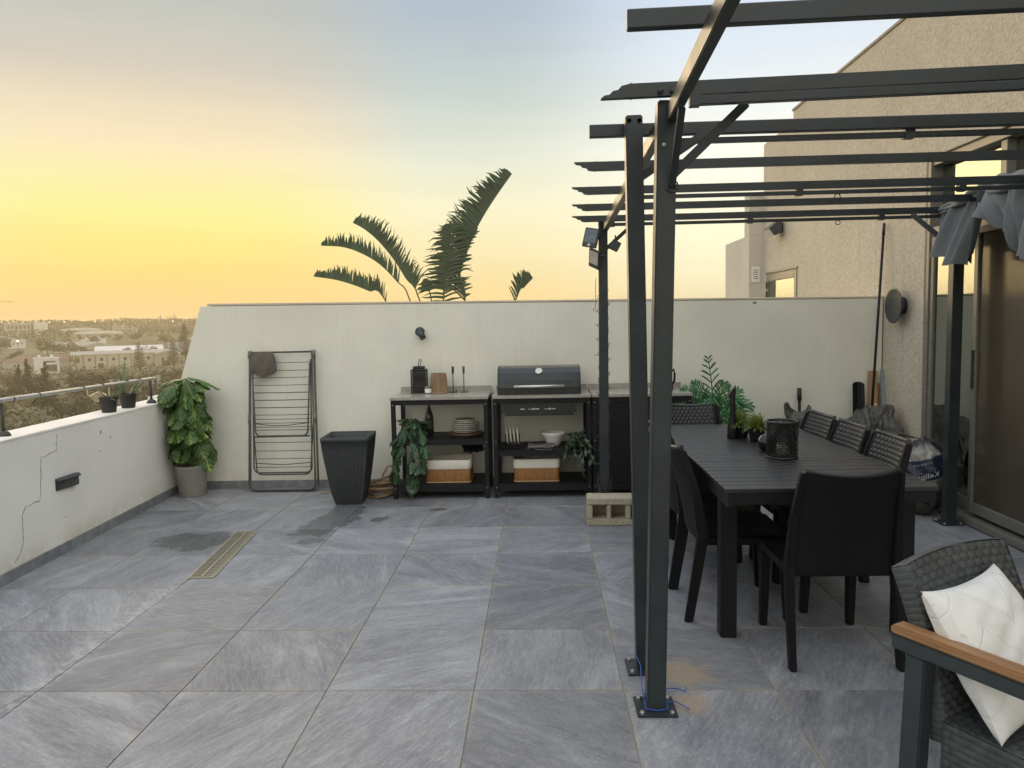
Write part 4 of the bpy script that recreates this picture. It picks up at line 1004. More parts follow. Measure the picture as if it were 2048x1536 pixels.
for k in range(96):
    t = k/95; z = .34+.62*t; az = k*2.39996+rp.uniform(-.3, .3)
    if rp.random() < .55: az = -math.pi/2+rp.uniform(-1.75, 1.75)
    rad = rp.uniform(.05, .165)*(1.0 if t < .85 else .8)
    dr_ = R(rp.uniform(30, 82)) if t < .9 else R(rp.uniform(10, 50))
    put_leaf(ph, phl[k % 2], (rad*math.cos(az), rad*math.sin(az), z+.06), az+rp.uniform(-.7, .7), dr_, rp.uniform(.52, .92), rp.uniform(-.6, .6))
for az, dr_, s, z in ((R(165), R(-2), 1.2, 1.03), (R(195), R(40), 1.05, .98), (R(20), R(8), 1.1, 1.04), (R(-30), R(28), .95, 1.0), (R(-110), R(48), .95, 1.0)):
    put_leaf(ph, phl[0], (.03*math.cos(az), .03*math.sin(az), z), az, dr_, s, 0)
for az in (R(200), R(-60)): part('stem', MB().tube([(.1*math.cos(az), .1*math.sin(az), .23), (.105*math.cos(az), .105*math.sin(az), .34), (.06*math.cos(az), .06*math.sin(az), .40), (.03*math.cos(az), .03*math.sin(az), .34)], .006, 6), M_stem, ph)
# two nursery pots on the parapet
M_npot = simple('nursery_pot', (.030, .030, .028), .6, var=.2)
def npot(y, lab, aloe):
    t = thing('nursery_pot_plant', lab, 'plant', (px_in(y)-.075, y, .849), 0, 'small pots standing on the parapet')
    part('pot', MB().lathe([(0, 0), (.047, 0), (.050, .004), (.064, .105), (.068, .106), (.068, .118), (.063, .118), (.060, .10)], 24), M_npot, t)
    part('soil', MB().lathe([(0, .10), (.061, .10)], 16), M_soil, t)
    r = random.Random(3 if aloe else 8)
    me = leaf_mesh('blade', .20, .022 if aloe else .012, 'long', .35 if not aloe else .15, .5, 8); me.materials.append(simple('aloe_leaf', (.13, .17, .075), .5) if aloe else simple('grass_leaf', (.08, .15, .04), .5))
    n = 9 if aloe else 34
    for k in range(n):
        a = k*2.4+r.uniform(-.3, .3)
        put_leaf(t, me, (.02*math.cos(a), .02*math.sin(a), .10), a, R(-r.uniform(35, 85) if aloe else -r.uniform(5, 70)), r.uniform(.6, 1.0) if aloe else r.uniform(.35, .8), r.uniform(-.5, .5), 'blade')
    if aloe:
        put_leaf(t, me, (-.03, 0, .10), R(100), R(-86), 1.45, 0, 'blade'); put_leaf(t, me, (.03, 0, .10), R(35), R(-48), 1.1, 0, 'blade')
npot(2.70, 'black pot of tufty green grass on the parapet', False); npot(3.0, 'black pot with upright aloe leaves on the parapet', True)

# trailing ivy on the left unit
M_ivy = mat_leaf('ivy_leaf', (.018, .060, .024), (.30, .42, .24), .115, .085, .62, .4, 4)
ivy_me = leaf_mesh('leaf', .115, .085, 'heart', .25, .25, 8, .004); ivy_me.materials.append(M_ivy)
iv = thing('trailing_ivy', 'silver veined trailing ivy spilling over the left middle shelf', 'plant', (-.79, 3.42, .506))
part('pot', MB().lathe([(0, 0), (.05, 0), (.062, .09), (.064, .10), (.058, .10)], 20), M_npot, iv)
ri = random.Random(31)
vines = [[(0, 0, .10), (-.07, -.06, .13), (-.13, -.13, .03), (-.14, -.15, -.10), (-.15, -.16, -.20), (-.17, -.17, -.30)],
         [(0, 0, .10), (.06, -.07, .11), (.09, -.13, .02), (.085, -.15, -.10), (.06, -.16, -.20), (.03, -.16, -.28), (.0, -.17, -.36), (-.02, -.14, -.385)],
         [(0, 0, .11), (-.03, -.08, .15), (-.09, -.15, .05), (-.10, -.16, -.06), (-.12, -.165, -.14)],
         [(0, 0, .10), (.03, -.06, .14), (.08, -.12, .06), (.10, -.15, -.06), (.09, -.16, -.15)],
         [(0, 0, .1), (-.02, -.1, .10), (.0, -.16, -.12), (-.02, -.165, -.22), (.0, -.165, -.33)]]
for vi in vines:
    part('vine', MB().tube(vi, .0022, 5), M_stem, iv)
    for k in range(len(vi)-1):
        for q in range(3):
            if k == 0 and q == 0: continue
            p = Vector(vi[k]).lerp(Vector(vi[k+1]), (q+.5)/3)
            put_leaf(iv, ivy_me, p, -math.pi/2+ri.uniform(-1.3, 1.3), R(ri.uniform(35, 85)), ri.uniform(.65, 1.1), ri.uniform(-.4, .4))
for k in range(16):
    a = -math.pi/2+ri.uniform(-2.2, 2.2); put_leaf(iv, ivy_me, (.03*math.cos(a), .03*math.sin(a), .11+ri.uniform(0, .07)), a, R(ri.uniform(-15, 55)), ri.uniform(.8, 1.15), ri.uniform(-.3, .3))
put_leaf(iv, ivy_me, (-.02, -.135, -.34), -1.3, R(30), 1.15, 0)
# small striped trailing plant on the middle unit
M_trad = mat_leaf('striped_small_leaf', (.018, .055, .025), (.40, .48, .38), .075, .032, .8, .4, 0.9, .2)
tr_me = leaf_mesh('leaf', .075, .032, 'oval', .25, .3, 7); tr_me.materials.append(M_trad)
td = thing('striped_trailing_plant', 'small trailing plant with white striped leaves beside the bowl', 'plant', (.585, 3.38, .4065))
part('pot', MB().lathe([(0, 0), (.038, 0), (.045, .06), (.047, .07), (.042, .07)], 18), M_npot, td)
for vi in ([(0, 0, .07), (-.05, -.05, .10), (-.09, -.11, .04), (-.09, -.125, -.04)], [(0, 0, .07), (.05, -.06, .11), (.10, -.12, .04), (.115, -.13, -.05), (.11, -.13, -.10)],
           [(0, 0, .07), (0, -.07, .12), (.03, -.13, .02), (.045, -.135, -.10), (.04, -.135, -.18)], [(0, 0, .07), (.02, -.03, .14), (.06, -.09, .12), (.07, -.12, .0)], [(0, 0, .07), (-.02, -.06, .13), (-.03, -.12, .03), (-.01, -.13, -.08)]):
    part('vine', MB().tube(vi, .0016, 5), M_stem, td)
    for k in range(len(vi)-1):
        for q in range(4):
            p = Vector(vi[k]).lerp(Vector(vi[k+1]), (q+.5)/4)
            put_leaf(td, tr_me, p, -math.pi/2+ri.uniform(-1.6, 1.6), R(ri.uniform(-10, 80)), ri.uniform(.75, 1.2), ri.uniform(-.5, .5))
for k in range(22):
    a = ri.uniform(0, 6.28); put_leaf(td, tr_me, (.03*math.cos(a), .03*math.sin(a)-.02, .08+ri.uniform(0, .06)), a, R(ri.uniform(-60, 30)), ri.uniform(.8, 1.2), ri.uniform(-.5, .5))

# potted palm behind the table
def frond(pts, n, ll, spread, both=True, seed=0, wid=.016, name='frond', mat=None, parent=None, drop=.35, taper=True, up=Vector((0, 0, 1)), side=None, lean=.55, ragged=0., start=.12):
    """a midrib along pts with strap leaflets on its sides, one blade as one mesh"""
    r = random.Random(seed); P = [Vector(p) for p in pts]
    def at(t):
        x = t*(len(P)-1); i = min(len(P)-2, int(x)); f = x-i
        a = P[max(i-1, 0)]; b = P[i]; c = P[i+1]; d = P[min(i+2, len(P)-1)]
        return .5*((2*b)+(c-a)*f+(2*a-5*b+4*c-d)*f*f+(3*b-a-3*c+d)*f**3)
    mb = MB(); cen = [at(k/24) for k in range(25)]
    mb.tube(cen, .006, 6, True, [.010*(1-.75*k/24)*(wid/.016)**.5 for k in range(25)])
    for k in range(n):
        t = start+(1-start)*k/(n-1)*.99; p = at(t); d = (at(min(1, t+.02))-at(max(0, t-.02))).normalized()
        sd_ = d.cross(up).normalized() if side is None else Vector(side)
        L = ll*(math.sin(math.pi*min(1, (.18+t*.82)))**(.55 if not ragged else .32) if taper else 1)*(1-ragged*r.random())
        L = max(L, ll*(.28 if not ragged else .10))
        for s in ((-1, 1) if both else (1,)):
            if ragged and r.random() < .06: continue
            dirn = (sd_*s*(1-lean*.4)+d*lean+Vector((r.uniform(-.08, .08), r.uniform(-.15, .15), r.uniform(-.08, .08)))).normalized()
            nrm = dirn.cross(d).normalized(); w = wid*r.uniform(.75, 1.2)
            q = [p, p+dirn*L*.4, p+dirn*L*.75+Vector((0, 0, -drop*L*.12)), p+dirn*L+Vector((0, 0, -drop*L*.32))]
            if ragged: q[3] += d*L*r.uniform(-.12, .16)
            wv = d*.5
            ws = (.55, 1.0, .8, .06) if not ragged else (1.7, 1.45, .85, .14)
            vs = []
            for c, ww in zip(q, ws): vs += [c-wv*w*ww, c+nrm*w*.12*ww, c+wv*w*ww]
            mb.add(vs, [(i*3+j, i*3+j+1, (i+1)*3+j+1, (i+1)*3+j) for i in range(3) for j in range(2)], True)
    return part(name, mb, mat, parent, fix=False)
M_palm = simple('palm_leaf', (.032, .14, .04), .4, var=.35, scale=8)
pm = thing('potted_palm', 'green potted palm with feathery fronds behind the dining table', 'plant', (1.72, 3.42, .006))
part('pot', MB().lathe([(0, 0), (.10, 0), (.13, .26), (.135, .28), (.125, .28), (.12, .25)], 28), M_npot, pm)
part('soil', MB().lathe([(0, .25), (.12, .25)], 20), M_soil, pm)
for k, (tx, ty, tz, mx_, mz, ll) in enumerate([(-.03, -.02, 1.135, .01, .80, .15), (-.30, -.12, .80, -.16, .80, .13), (.30, -.10, .62, .18, .76, .14), (.17, -.16, .66, .14, .80, .15), (-.20, -.16, .60, -.15, .74, .14),
                                               (.24, .05, .86, .14, .72, .13), (-.12, .08, .93, -.06, .80, .12), (.05, -.25, .50, .06, .72, .14), (.10, -.18, .40, .10, .66, .13), (-.05, -.2, .70, -.03, .82, .12), (-.33, -.05, .70, -.2, .76, .14), (.33, .0, .74, .2, .72, .14), (.12, .05, .92, .08, .78, .13), (-.22, .06, .88, -.12, .78, .13)]):
    frond([(0, 0, .26), (mx_*.35, ty*.2, (mz+.26)/2), (mx_, ty*.6, mz), (tx, ty, tz)], 18, ll*1.15, .6, True, k, .022, 'frond', M_palm, pm, .5, True, Vector((0, -1, .15)) if k == 0 else Vector((0, -.7, .7)), None, .75)
# broken branch stems
# ================================================================ white bird-of-paradise behind the wall
M_strel = simple('banana_leaf', (.06, .085, .042), .5, var=.35, scale=3)
st_ = thing('banana_palm', 'tall ragged banana palm leaves rising behind the back wall', 'tree', (-.9, 6.5, -.012))
part('tub', MB().lathe([(0, 0), (.30, 0), (.38, .5), (.40, .52), (.36, .52)], 28), M_planter, st_)
S_ = lambda l: [(x+.9, yy, z+.012) for x, z, yy in l]
def sl(lst, base, ys=0.): return [(base, 0, .5)]+[(x+.9, ys*i/len(lst), z+.012) for i, (x, z) in enumerate(lst)]
A1 = [(-.63, 1.74), (-.69, 2.06), (-.56, 2.43), (-.47, 2.63), (-.35, 2.83), (-.21, 3.03), (-.02, 3.28)]
frond(sl(A1, .10), 88, .50, .5, False, 3, .024, 'leaf', M_strel, st_, .6, True, side=(-.84, 0, .42), lean=.35, ragged=.30, start=.145)
frond(sl(A1[:4], .10), 22, .13, .5, False, 5, .022, 'leaf_edge', M_strel, st_, .5, True, side=(.9, 0, .1), lean=.25, ragged=.7, start=.20)
A2 = [(-.90, 1.74), (-.86, 2.0), (-.82, 2.24), (-.79, 2.5), (-.77, 2.68)]
frond(sl(A2, .02, -.1), 50, .36, .5, True, 9, .022, 'leaf', M_strel, st_, .6, True, side=(.95, 0, .12), lean=.25, ragged=.4, start=.20)
A3 = [(-1.2, 1.76), (-1.36, 2.04), (-1.52, 2.3), (-1.7, 2.52), (-1.86, 2.66), (-2.0, 2.74)]
frond(sl(A3, -.06), 78, .33, .5, False, 12, .0185, 'leaf', M_strel, st_, .3, True, side=(.50, 0, .86), lean=.05, ragged=.42, start=.22)
A4 = [(-1.32, 1.76), (-1.47, 2.0), (-1.69, 2.23), (-1.92, 2.37), (-2.15, 2.45), (-2.41, 2.47)]
frond(sl(A4, -.10), 84, .27, .5, False, 17, .0165, 'leaf', M_strel, st_, .3, True, side=(.14, 0, .98), lean=.05, ragged=.5, start=.33)
A5 = [(-1.63, 1.77), (-1.84, 1.9), (-2.06, 1.99), (-2.27, 2.05), (-2.52, 2.09)]
frond(sl(A5, -.2), 70, .26, .5, False, 23, .018, 'leaf', M_strel, st_, .3, True, side=(.14, 0, .98), lean=.05, ragged=.5, start=.20)
A6 = [(.0, 1.74), (.11, 1.90), (.21, 2.0)]
frond(sl(A6, .45), 30, .27, .5, False, 29, .020, 'leaf', M_strel, st_, .4, True, side=(-.62, 0, .78), lean=.3, ragged=.3, start=.33)
frond(sl([(-1.05, 1.74), (-1.10, 1.9), (-1.12, 2.02)], -.02), 16, .16, .5, True, 31, .022, 'leaf', M_strel, st_, .4, True, side=(.95, 0, .2), lean=.1, ragged=.6, start=.5)
part('stem', MB().tube([(0, 0, .45), (-.02, 0, .9), (0, 0, 1.3)], .09, 10), simple('banana_stem', (.09, .08, .045), .8), st_)

# concrete block
def blk():
    mb = MB(); w, d, h = .205, .095, .195
    mb.box((-w, -d, 0), (w, d, .048)).box((-w, -d, .150), (w, d, h))
    for x0, x1 in ((-w, -w+.042), (-.062, -.030), (.030+.04, .062+.045), (w-.042, w)):
        mb.box((x0, -d+.0005, .0485), (x1, d, .1495))
    mb.box((-w, d-.02, .0487), (w, d-.001, .1493))
    return mb
def mat_block():
    m, nt, lk, p = newmat('concrete_block'); tc = N(nt, 'ShaderNodeTexCoord')
    a = noise(nt, lk, tc.outputs['Object'], 110, 4, .7); b = noise(nt, lk, tc.outputs['Object'], 9, 4)
    c = ramp(nt, lk, a, [(.3, (.22, .19, .14)), (.5, (.43, .39, .30)), (.72, (.60, .55, .45))])
    c = mixc(nt, lk, .5, c, ramp(nt, lk, b, [(.3, (.75, .75, .72)), (.7, (1.15, 1.15, 1.12))]), 'MULTIPLY')
    lk.new(c, p.inputs['Base Color']); p.inputs['Roughness'].default_value = .95; bump(nt, lk, a, 1.0, .006, p); return m
o = part('concrete_block', blk(), mat_block(), None, .006, (.815, 2.495, .006), (0, 0, R(-2.5))); tag(o, 'hollow concrete block lying at the foot of the far pergola post', 'block')

# ================================================================ dining table and chairs
M_table = simple('table_slat_black', (.016, .0175, .020), .42, var=.45, scale=10, bmp=.45, bscale=90, rnd=.12)
TX0, TX1, TY0, TY1, TZ = 1.08, 1.985, .322, 2.30, .74
tb = thing('dining_table', 'long black slatted dining table under the pergola', 'table', ((TX0+TX1)/2, (TY0+TY1)/2, 0))
hw, hl = (TX1-TX0)/2, (TY1-TY0)/2
ns = 25; pitch = 2*hl/ns
sl_me = MB().box((-hw, -pitch/2+.0045, -.020), (hw, pitch/2-.0045, 0)).mesh('slat', .002, 1); sl_me.materials.append(M_table)
for k in range(ns): link('slat', sl_me, None, tb, (0, -hl+pitch*(k+.5), TZ+random.uniform(-.0006, .0006)))
part('apron', MB().box((-hw+.012, -hl+.012, .655), (-hw+.037, hl-.012, .7195)), M_black, tb); part('apron', MB().box((hw-.037, -hl+.012, .655), (hw-.012, hl-.012, .7195)), M_black, tb)
part('end_rail', MB().box((-hw+.0375, -hl+.0122, .667), (hw-.0375, -hl+.037, .7193)), M_black, tb); part('end_rail', MB().box((-hw+.0375, hl-.037, .667), (hw-.0375, hl-.0122, .7193)), M_black, tb)
for sx in (-1, 1):
    for sy in (-1, 1): part('leg', MB().box((sx*(hw-.055)-.037, sy*(hl-.20)-.037, .006), (sx*(hw-.055)+.037, sy*(hl-.20)+.037, .6665)), M_black, tb, .004)
M_chair = simple('chair_resin', (.0065, .007, .009), .55, var=.2, scale=12, spec=.22)
M_weave = simple('chair_weave', (.022, .025, .028), .42, var=.25, scale=30)
def make_chair(label):
    c = thing('dining_chair', label, 'chair', (0, 0, 0), 0, 'woven black dining chairs round the table')
    # frame line of the back legs: foot, seat, top
    for sx in (-1, 1):
        pts = [Vector((sx*.222, -.262, .006)), Vector((sx*.222, -.222, .25)), Vector((sx*.220, -.195, .43)), Vector((sx*.212, -.225, .64)), Vector((sx*.196, -.285, .845))]
        ws = (.034, .040, .044, .036, .026)
        mb = MB(); vs = []
        for p, w in zip(pts, ws):
            vs += [p+Vector((-.5*w*.8, -.6*w, 0)), p+Vector((.5*w*.8, -.6*w, 0)), p+Vector((.5*w*.8, .6*w, 0)), p+Vector((-.5*w*.8, .6*w, 0))]
        fs = [(i*4+k, i*4+(k+1) % 4, (i+1)*4+(k+1) % 4, (i+1)*4+k) for i in range(4) for k in range(4)]+[(3, 2, 1, 0), (16, 17, 18, 19)]
        part('rear_leg', mb.add(vs, fs), M_chair, c, .004)
        part('front_leg', MB().bar((sx*.205, .215, .006), (sx*.200, .195, .415), .034, .036, (0, 1, 0), .046, .050), M_chair, c, .004)
    part('seat', MB().grid(lambda u, v: Vector((-.222+.444*u, -.20+.43*v, .432-.010*math.sin(math.pi*u)*math.sin(math.pi*v)-(.018*max(0, v-.85)/.15))), 10, 10).box((-.222, -.20, .385), (.222, .226, .4215)), M_chair, c)
    def bk(u, v):
        x = (u*2-1); hwid = .200-.016*v
        y = -.190-.030*v-.068*v*v-.045*(1-x*x)*(.5+.5*v); z = .40+.452*v-.016*(1-x*x)*v*v
        return Vector((x*hwid, y, z))
    def bkf(u, v):
        p = bk(u, v); n = (bk(min(1, u+.02), v)-bk(max(0, u-.02), v)).cross(bk(u, min(1, v+.02))-bk(u, max(0, v-.02))).normalized()
        if n.y < 0: n = -n
        return p, n
    vs = []; nu, nv = 16, 12
    mb = MB()
    mb.grid(lambda u, v: bk(u, v)+bkf(u, v)[1]*.010, nu, nv); mb.grid(lambda u, v: bk(u, v)-bkf(u, v)[1]*.012, nu, nv)
    mb.grid(lambda u, v: bk(u, 1)+bkf(u, 1)[1]*(.010-.022*v), nu, 1, False); mb.grid(lambda u, v: bk(u, 0)+bkf(u, 0)[1]*(.010-.022*v), nu, 1, False)
    part('backrest', mb, M_chair, c)
    part('woven_panel', weave(MB(), lambda u, v: (bkf(.05+.9*u, .05+.93*v)[0]+bkf(.05+.9*u, .05+.93*v)[1]*.0105, bkf(.05+.9*u, .05+.93*v)[1]), 11, 17, .010), M_weave, c)
    part('woven_panel', weave(MB(), lambda u, v: (bkf(.05+.9*u, .03+.93*v)[0]-bkf(.05+.9*u, .03+.93*v)[1]*.0125, -bkf(.05+.9*u, .03+.93*v)[1]), 14, 44, .0030), M_chair, c)
    part('top_rail', MB().tube([bk(u/12, 1)+Vector((0, 0, .004)) for u in range(13)], .0125, 8), M_weave, c)
    return c
ch0 = make_chair('black woven chair at the near end of the table with its back to the terrace')
def put_chair(x, y, rz, label, first=False):
    c = ch0 if first else copy_tree(ch0)
    c.location = (x, y, 0); c.rotation_euler = (0, 0, R(rz)); c['label'] = label
    return c
chairs = [(1.540, .425, 0, 'black woven chair at the near end of the table with its back to the terrace'),
          (1.255, .895, -91, 'left side dining chair nearest the pergola posts'), (1.245, 1.355, -89, 'second dining chair on the left side of the table'), (1.26, 1.81, -90, 'farthest dining chair on the left side of the table'),
          (1.795, .985, 89, 'nearest of the three woven chairs on the house side'), (1.785, 1.43, 91, 'middle of the three woven chairs on the house side'), (1.775, 1.87, 93, 'farthest of the three woven chairs on the house side'),
          (1.365, 2.26, 180, 'dining chair at the far head of the table near the cabinet')]
for k, (x, y, rz, lab) in enumerate(chairs): put_chair(x, y, rz, lab, k == 0)

# ---- on the table
M_gloss = simple('gloss_black', (.010, .011, .012), .08, var=.1)
vs_ = thing('tall_vase', 'tall slim black bottle vase on the table', 'vase', (1.455, 1.69, TZ+.001))
part('body', MB().lathe([(0, 0), (.030, 0), (.032, .006), (.029, .08), (.020, .14), (.0165, .20), (.017, .28), (.015, .285), (.012, .26)], 18), M_black, vs_)
part('spout', MB().add([(-.030, -.012, .262), (.016, -.014, .325), (.016, .014, .325), (-.030, .012, .262), (-.015, -.012, .25), (.018, -.014, .28), (.018, .014, .28), (-.015, .012, .25)], [(0, 1, 2, 3), (7, 6, 5, 4), (0, 4, 5, 1), (1, 5, 6, 2), (2, 6, 7, 3), (3, 7, 4, 0)]), M_black, vs_)
def grasspot(x, y, lab, seed):
    t = thing('grass_pot', lab, 'plant', (x, y, TZ+.001), 0, 'grass pots on the dining table')
    part('pot', MB().lathe([(0, 0), (.036, 0), (.038, .004), (.050, .078), (.052, .082), (.046, .082)], 20), M_gloss if seed == 1 else M_black, t)
    r = random.Random(seed); mb = MB()
    for k in range(330):
        a = r.uniform(0, 6.283); el = R(r.uniform(5, 88)); L = r.uniform(.06, .115); b = Vector((.03*math.cos(a)*r.random(), .03*math.sin(a)*r.random(), .075))
        d = Vector((math.cos(a)*math.cos(el), math.sin(a)*math.cos(el), math.sin(el))); s = Vector((-math.sin(a), math.cos(a), 0))*.0028
        p1 = b+d*L*.6; p2 = b+d*L+Vector((0, 0, -L*.28*math.cos(el)))
        mb.add([b-s, b+s, p1+s, p1-s, p2], [(0, 1, 2, 3), (3, 2, 4)], True)
    part('grass_tuft', mb, simple('yellow_grass', (.15, .20, .035), .5, var=.45, scale=60), t, fix=False)
grasspot(1.565, 1.56, 'yellow green grass in a glossy black pot on the table', 1); grasspot(1.515, 1.72, 'rear grass pot beside the tall black vase', 2)
bl_ = thing('black_ball', 'glossy black ball ornament on the table beside the lantern', 'ornament', (1.525, 1.235, TZ+.001))
part('ball', MB().lathe([(.05*math.sin(R(a)), .046-.05*math.cos(R(a))) for a in [23]+list(range(30, 181, 10))], 28), M_gloss, bl_)
part('foot', MB().lathe([(0, 0), (.020, 0), (.0195, .002), (0, .0022)], 16), M_gloss, bl_)
# perforated lantern: a metal drum cut with small holes
pl_ = thing('perforated_lantern', 'black cylindrical lantern of perforated metal on the table', 'lantern', (1.545, 1.035, TZ+.001))
def drum(r=.078, h=.195, nu=34, nv=20):
    mb = MB()
    for j in range(nv):
        for i in range(nu):
            o = .5*(j % 2); a0, a1 = 2*math.pi*(i+o)/nu, 2*math.pi*(i+o+1)/nu; z0, z1 = .008+(h-.018)*j/nv, .008+(h-.018)*(j+1)/nv
            am, zm = (a0+a1)/2, (z0+z1)/2
            P = lambda a, z: (r*math.cos(a), r*math.sin(a), z)
            k1 = .42 if (i+j) % 3 else .34; da = (a1-a0)*k1; dz = (z1-z0)*k1
            vs = [P(a0, z0), P(a1, z0), P(a1, z1), P(a0, z1), P(am, zm-dz), P(am+da, zm), P(am, zm+dz), P(am-da, zm)]
            mb.add(vs, [(0, 1, 5, 4), (1, 2, 6, 5), (2, 3, 7, 6), (3, 0, 4, 7)], False)
    return mb
part('perforated_drum', drum(), simple('drum_black', (.008, .0085, .009), .6, spec=.15), pl_)
part('base', MB().lathe([(0, 0), (.079, 0), (.081, .004), (.081, .010), (.076, .0105), (0, .009)], 32), M_lant, pl_)
part('rim', MB().lathe([(.0785, .184), (.082, .186), (.082, .194), (.077, .197), (.074, .190)], 32), M_lant, pl_)
part('candle', MB().lathe([(0, .0108), (.026, .0108), (.027, .07), (.024, .072), (0, .070)], 20), simple('candle_wax', (.55, .52, .45), .5), pl_)
part('handle', MB().tube([(.082*math.cos(R(a))*1.02, -.082*math.sin(R(a))*.5, .15-.075*math.sin(R(a))) for a in range(0, 181, 15)], .0028, 6), M_lant, pl_)
# ================================================================ lounge armchair with wooden arms
M_teak = simple('teak', (.42, .21, .085), .5, var=.3, scale=5, bmp=.3, bscale=60)
def mat_teak():
    m, nt, lk, p = newmat('teak_arm'); tc = N(nt, 'ShaderNodeTexCoord')
    a = noise(nt, lk, mapping(nt, lk, tc.outputs['Object'], (60, 2.2, 60)), 1.0, 5, .6, .5)
    lk.new(ramp(nt, lk, a, [(.3, (.17, .085, .035)), (.5, (.29, .15, .065)), (.72, (.41, .235, .11))]), p.inputs['Base Color'])
    p.inputs['Roughness'].default_value = .48; bump(nt, lk, a, .25, .003, p); return m
M_teak = mat_teak()
M_rattan = simple('flat_rattan', (.055, .062, .063), .5, var=.4, scale=22)
M_alu = simple('armchair_metal', (.036, .046, .050), .42, .2, var=.15)
ac = thing('lounge_armchair', 'dark woven lounge armchair with wooden armrests in the right foreground', 'chair', (1.672, -.995, 0), R(210))
for sx in (-1, 1):
    part('armrest', MB().box((sx*.285-.029, -.335, .607), (sx*.285+.027, .33, .631)), mat_teak() if False else M_teak, ac, .006)
    part('arm_bar', MB().box((sx*.285-.026, -.33, .567), (sx*.285+.026, .325, .606)), M_alu, ac, .003)
    part('rear_leg', MB().bar((sx*.285, -.285, .006), (sx*.285, -.262, .566), .048, .056, (0, 1, 0)), M_alu, ac, .004)
    part('front_leg', MB().bar((sx*.285, .30, .006), (sx*.285, .285, .566), .048, .050, (0, 1, 0)), M_alu, ac, .004)
# back
def lb(u, v):
    x = u*2-1
    y = -.225-.055*v-.075*v*v-.014*(1-x*x)*(.3+.7*v); z = .33+.445*v+.014*(1-x*x)*v
    return Vector((x*(.240-.004*v)+.012, y, z))
def lbf(u, v):
    p = lb(u, v); n = (lb(min(1, u+.02), v)-lb(max(0, u-.02), v)).cross(lb(u, min(1, v+.02))-lb(u, max(0, v-.02))).normalized()
    return (p, n) if n.y > 0 else (p, -n)
part('backrest', MB().grid(lambda u, v: lb(u, v)+lbf(u, v)[1]*.02, 16, 12).grid(lambda u, v: lb(u, v)-lbf(u, v)[1]*.02, 16, 12)
     .grid(lambda u, v: lb(0, u)+lbf(0, u)[1]*(.02-.04*v), 12, 1).grid(lambda u, v: lb(1, u)+lbf(1, u)[1]*(.02-.04*v), 12, 1), M_black, ac)
part('woven_back', weave(MB(), lambda u, v: (lbf(u, v)[0]+lbf(u, v)[1]*.021, lbf(u, v)[1]), 13, 22, .0085), M_rattan, ac, fix=False)
part('woven_back', weave(MB(), lambda u, v: (lbf(u, v)[0]-lbf(u, v)[1]*.021, -lbf(u, v)[1]), 13, 22, .0085), M_rattan, ac, fix=False)
for uu in (0, 1):
    part('woven_side', weave(MB(), lambda u, v, uu=uu: (lb(uu, v)+lbf(uu, v)[1]*(.024-.048*u)+Vector(((uu*2-1)*.001, 0, 0)), Vector(((uu*2-1), 0, 0))), 1, 26, .005, False), M_rattan, ac, fix=False)
part('woven_top', weave(MB(), lambda u, v: (lb(u, 1)+lbf(u, 1)[1]*(.025-.05*v)+Vector((0, 0, .002)), Vector((0, 0, 1))), 30, 2, .006), M_rattan, ac, fix=False)
# seat box
part('seat_frame', MB().box((-.258, -.215, .215), (.258, .300, .395)), M_black, ac, .01)
part('woven_seat', weave(MB(), lambda u, v: (Vector((-.26+.52*u, -.215+.52*v, .397)), Vector((0, 0, 1))), 14, 24, .005), M_rattan, ac, fix=False)
for sx in (-1, 1):
    part('woven_side', weave(MB(), lambda u, v, sx=sx: (Vector((sx*.2595, -.215+.515*u, .215+.18*v)), Vector((sx, 0, 0))), 11, 9, .006), M_rattan, ac, fix=False)
part('woven_front', weave(MB(), lambda u, v: (Vector((-.26+.52*u, .3015, .215+.18*v)), Vector((0, 1, 0))), 11, 9, .006), M_rattan, ac, fix=False)
# white cushion
def mat_cushion():
    m, nt, lk, p = newmat('white_quilted_cotton'); tc = N(nt, 'ShaderNodeTexCoord'); sp = N(nt, 'ShaderNodeSeparateXYZ'); lk.new(tc.outputs['Object'], sp.inputs[0])
    zig = mth(nt, lk, 'ABSOLUTE', mth(nt, lk, 'SUBTRACT', mth(nt, lk, 'FRACT', mth(nt, lk, 'MULTIPLY', sp.outputs[0], 4.2)), .5))
    ln_ = mth(nt, lk, 'ABSOLUTE', mth(nt, lk, 'SUBTRACT', mth(nt, lk, 'FRACT', mth(nt, lk, 'ADD', mth(nt, lk, 'MULTIPLY', sp.outputs[1], 8.), mth(nt, lk, 'MULTIPLY', zig, 2.2))), .5))
    groove = sstep(nt, lk, ln_, .0, .05)
    n1 = noise(nt, lk, tc.outputs['Object'], 6, 5, .65); n2 = noise(nt, lk, tc.outputs['Object'], 380, 2)
    c = ramp(nt, lk, n1, [(.3, (.66, .64, .60)), (.6, (.80, .79, .77))])
    stn = noise(nt, lk, tc.outputs['Object'], 11, 5, .7)
    edge = sstep(nt, lk, sp.outputs[0], -.11, -.19)
    c = mixc(nt, lk, mth(nt, lk, 'MULTIPLY', edge, mth(nt, lk, 'MULTIPLY', sstep(nt, lk, stn, .58, .72), .6)), c, (.40, .33, .22))
    lk.new(c, p.inputs['Base Color']); p.inputs['Roughness'].default_value = .95
    bump(nt, lk, mth(nt, lk, 'ADD', mth(nt, lk, 'MULTIPLY', groove, .7), mth(nt, lk, 'ADD', mth(nt, lk, 'MULTIPLY', n2, .5), mth(nt, lk, 'MULTIPLY', n1, 2.5))), .5, .006, p)
    return m
cs = thing('white_cushion', 'white quilted cushion leaning in the lounge armchair', 'cushion', (0, 0, 0))
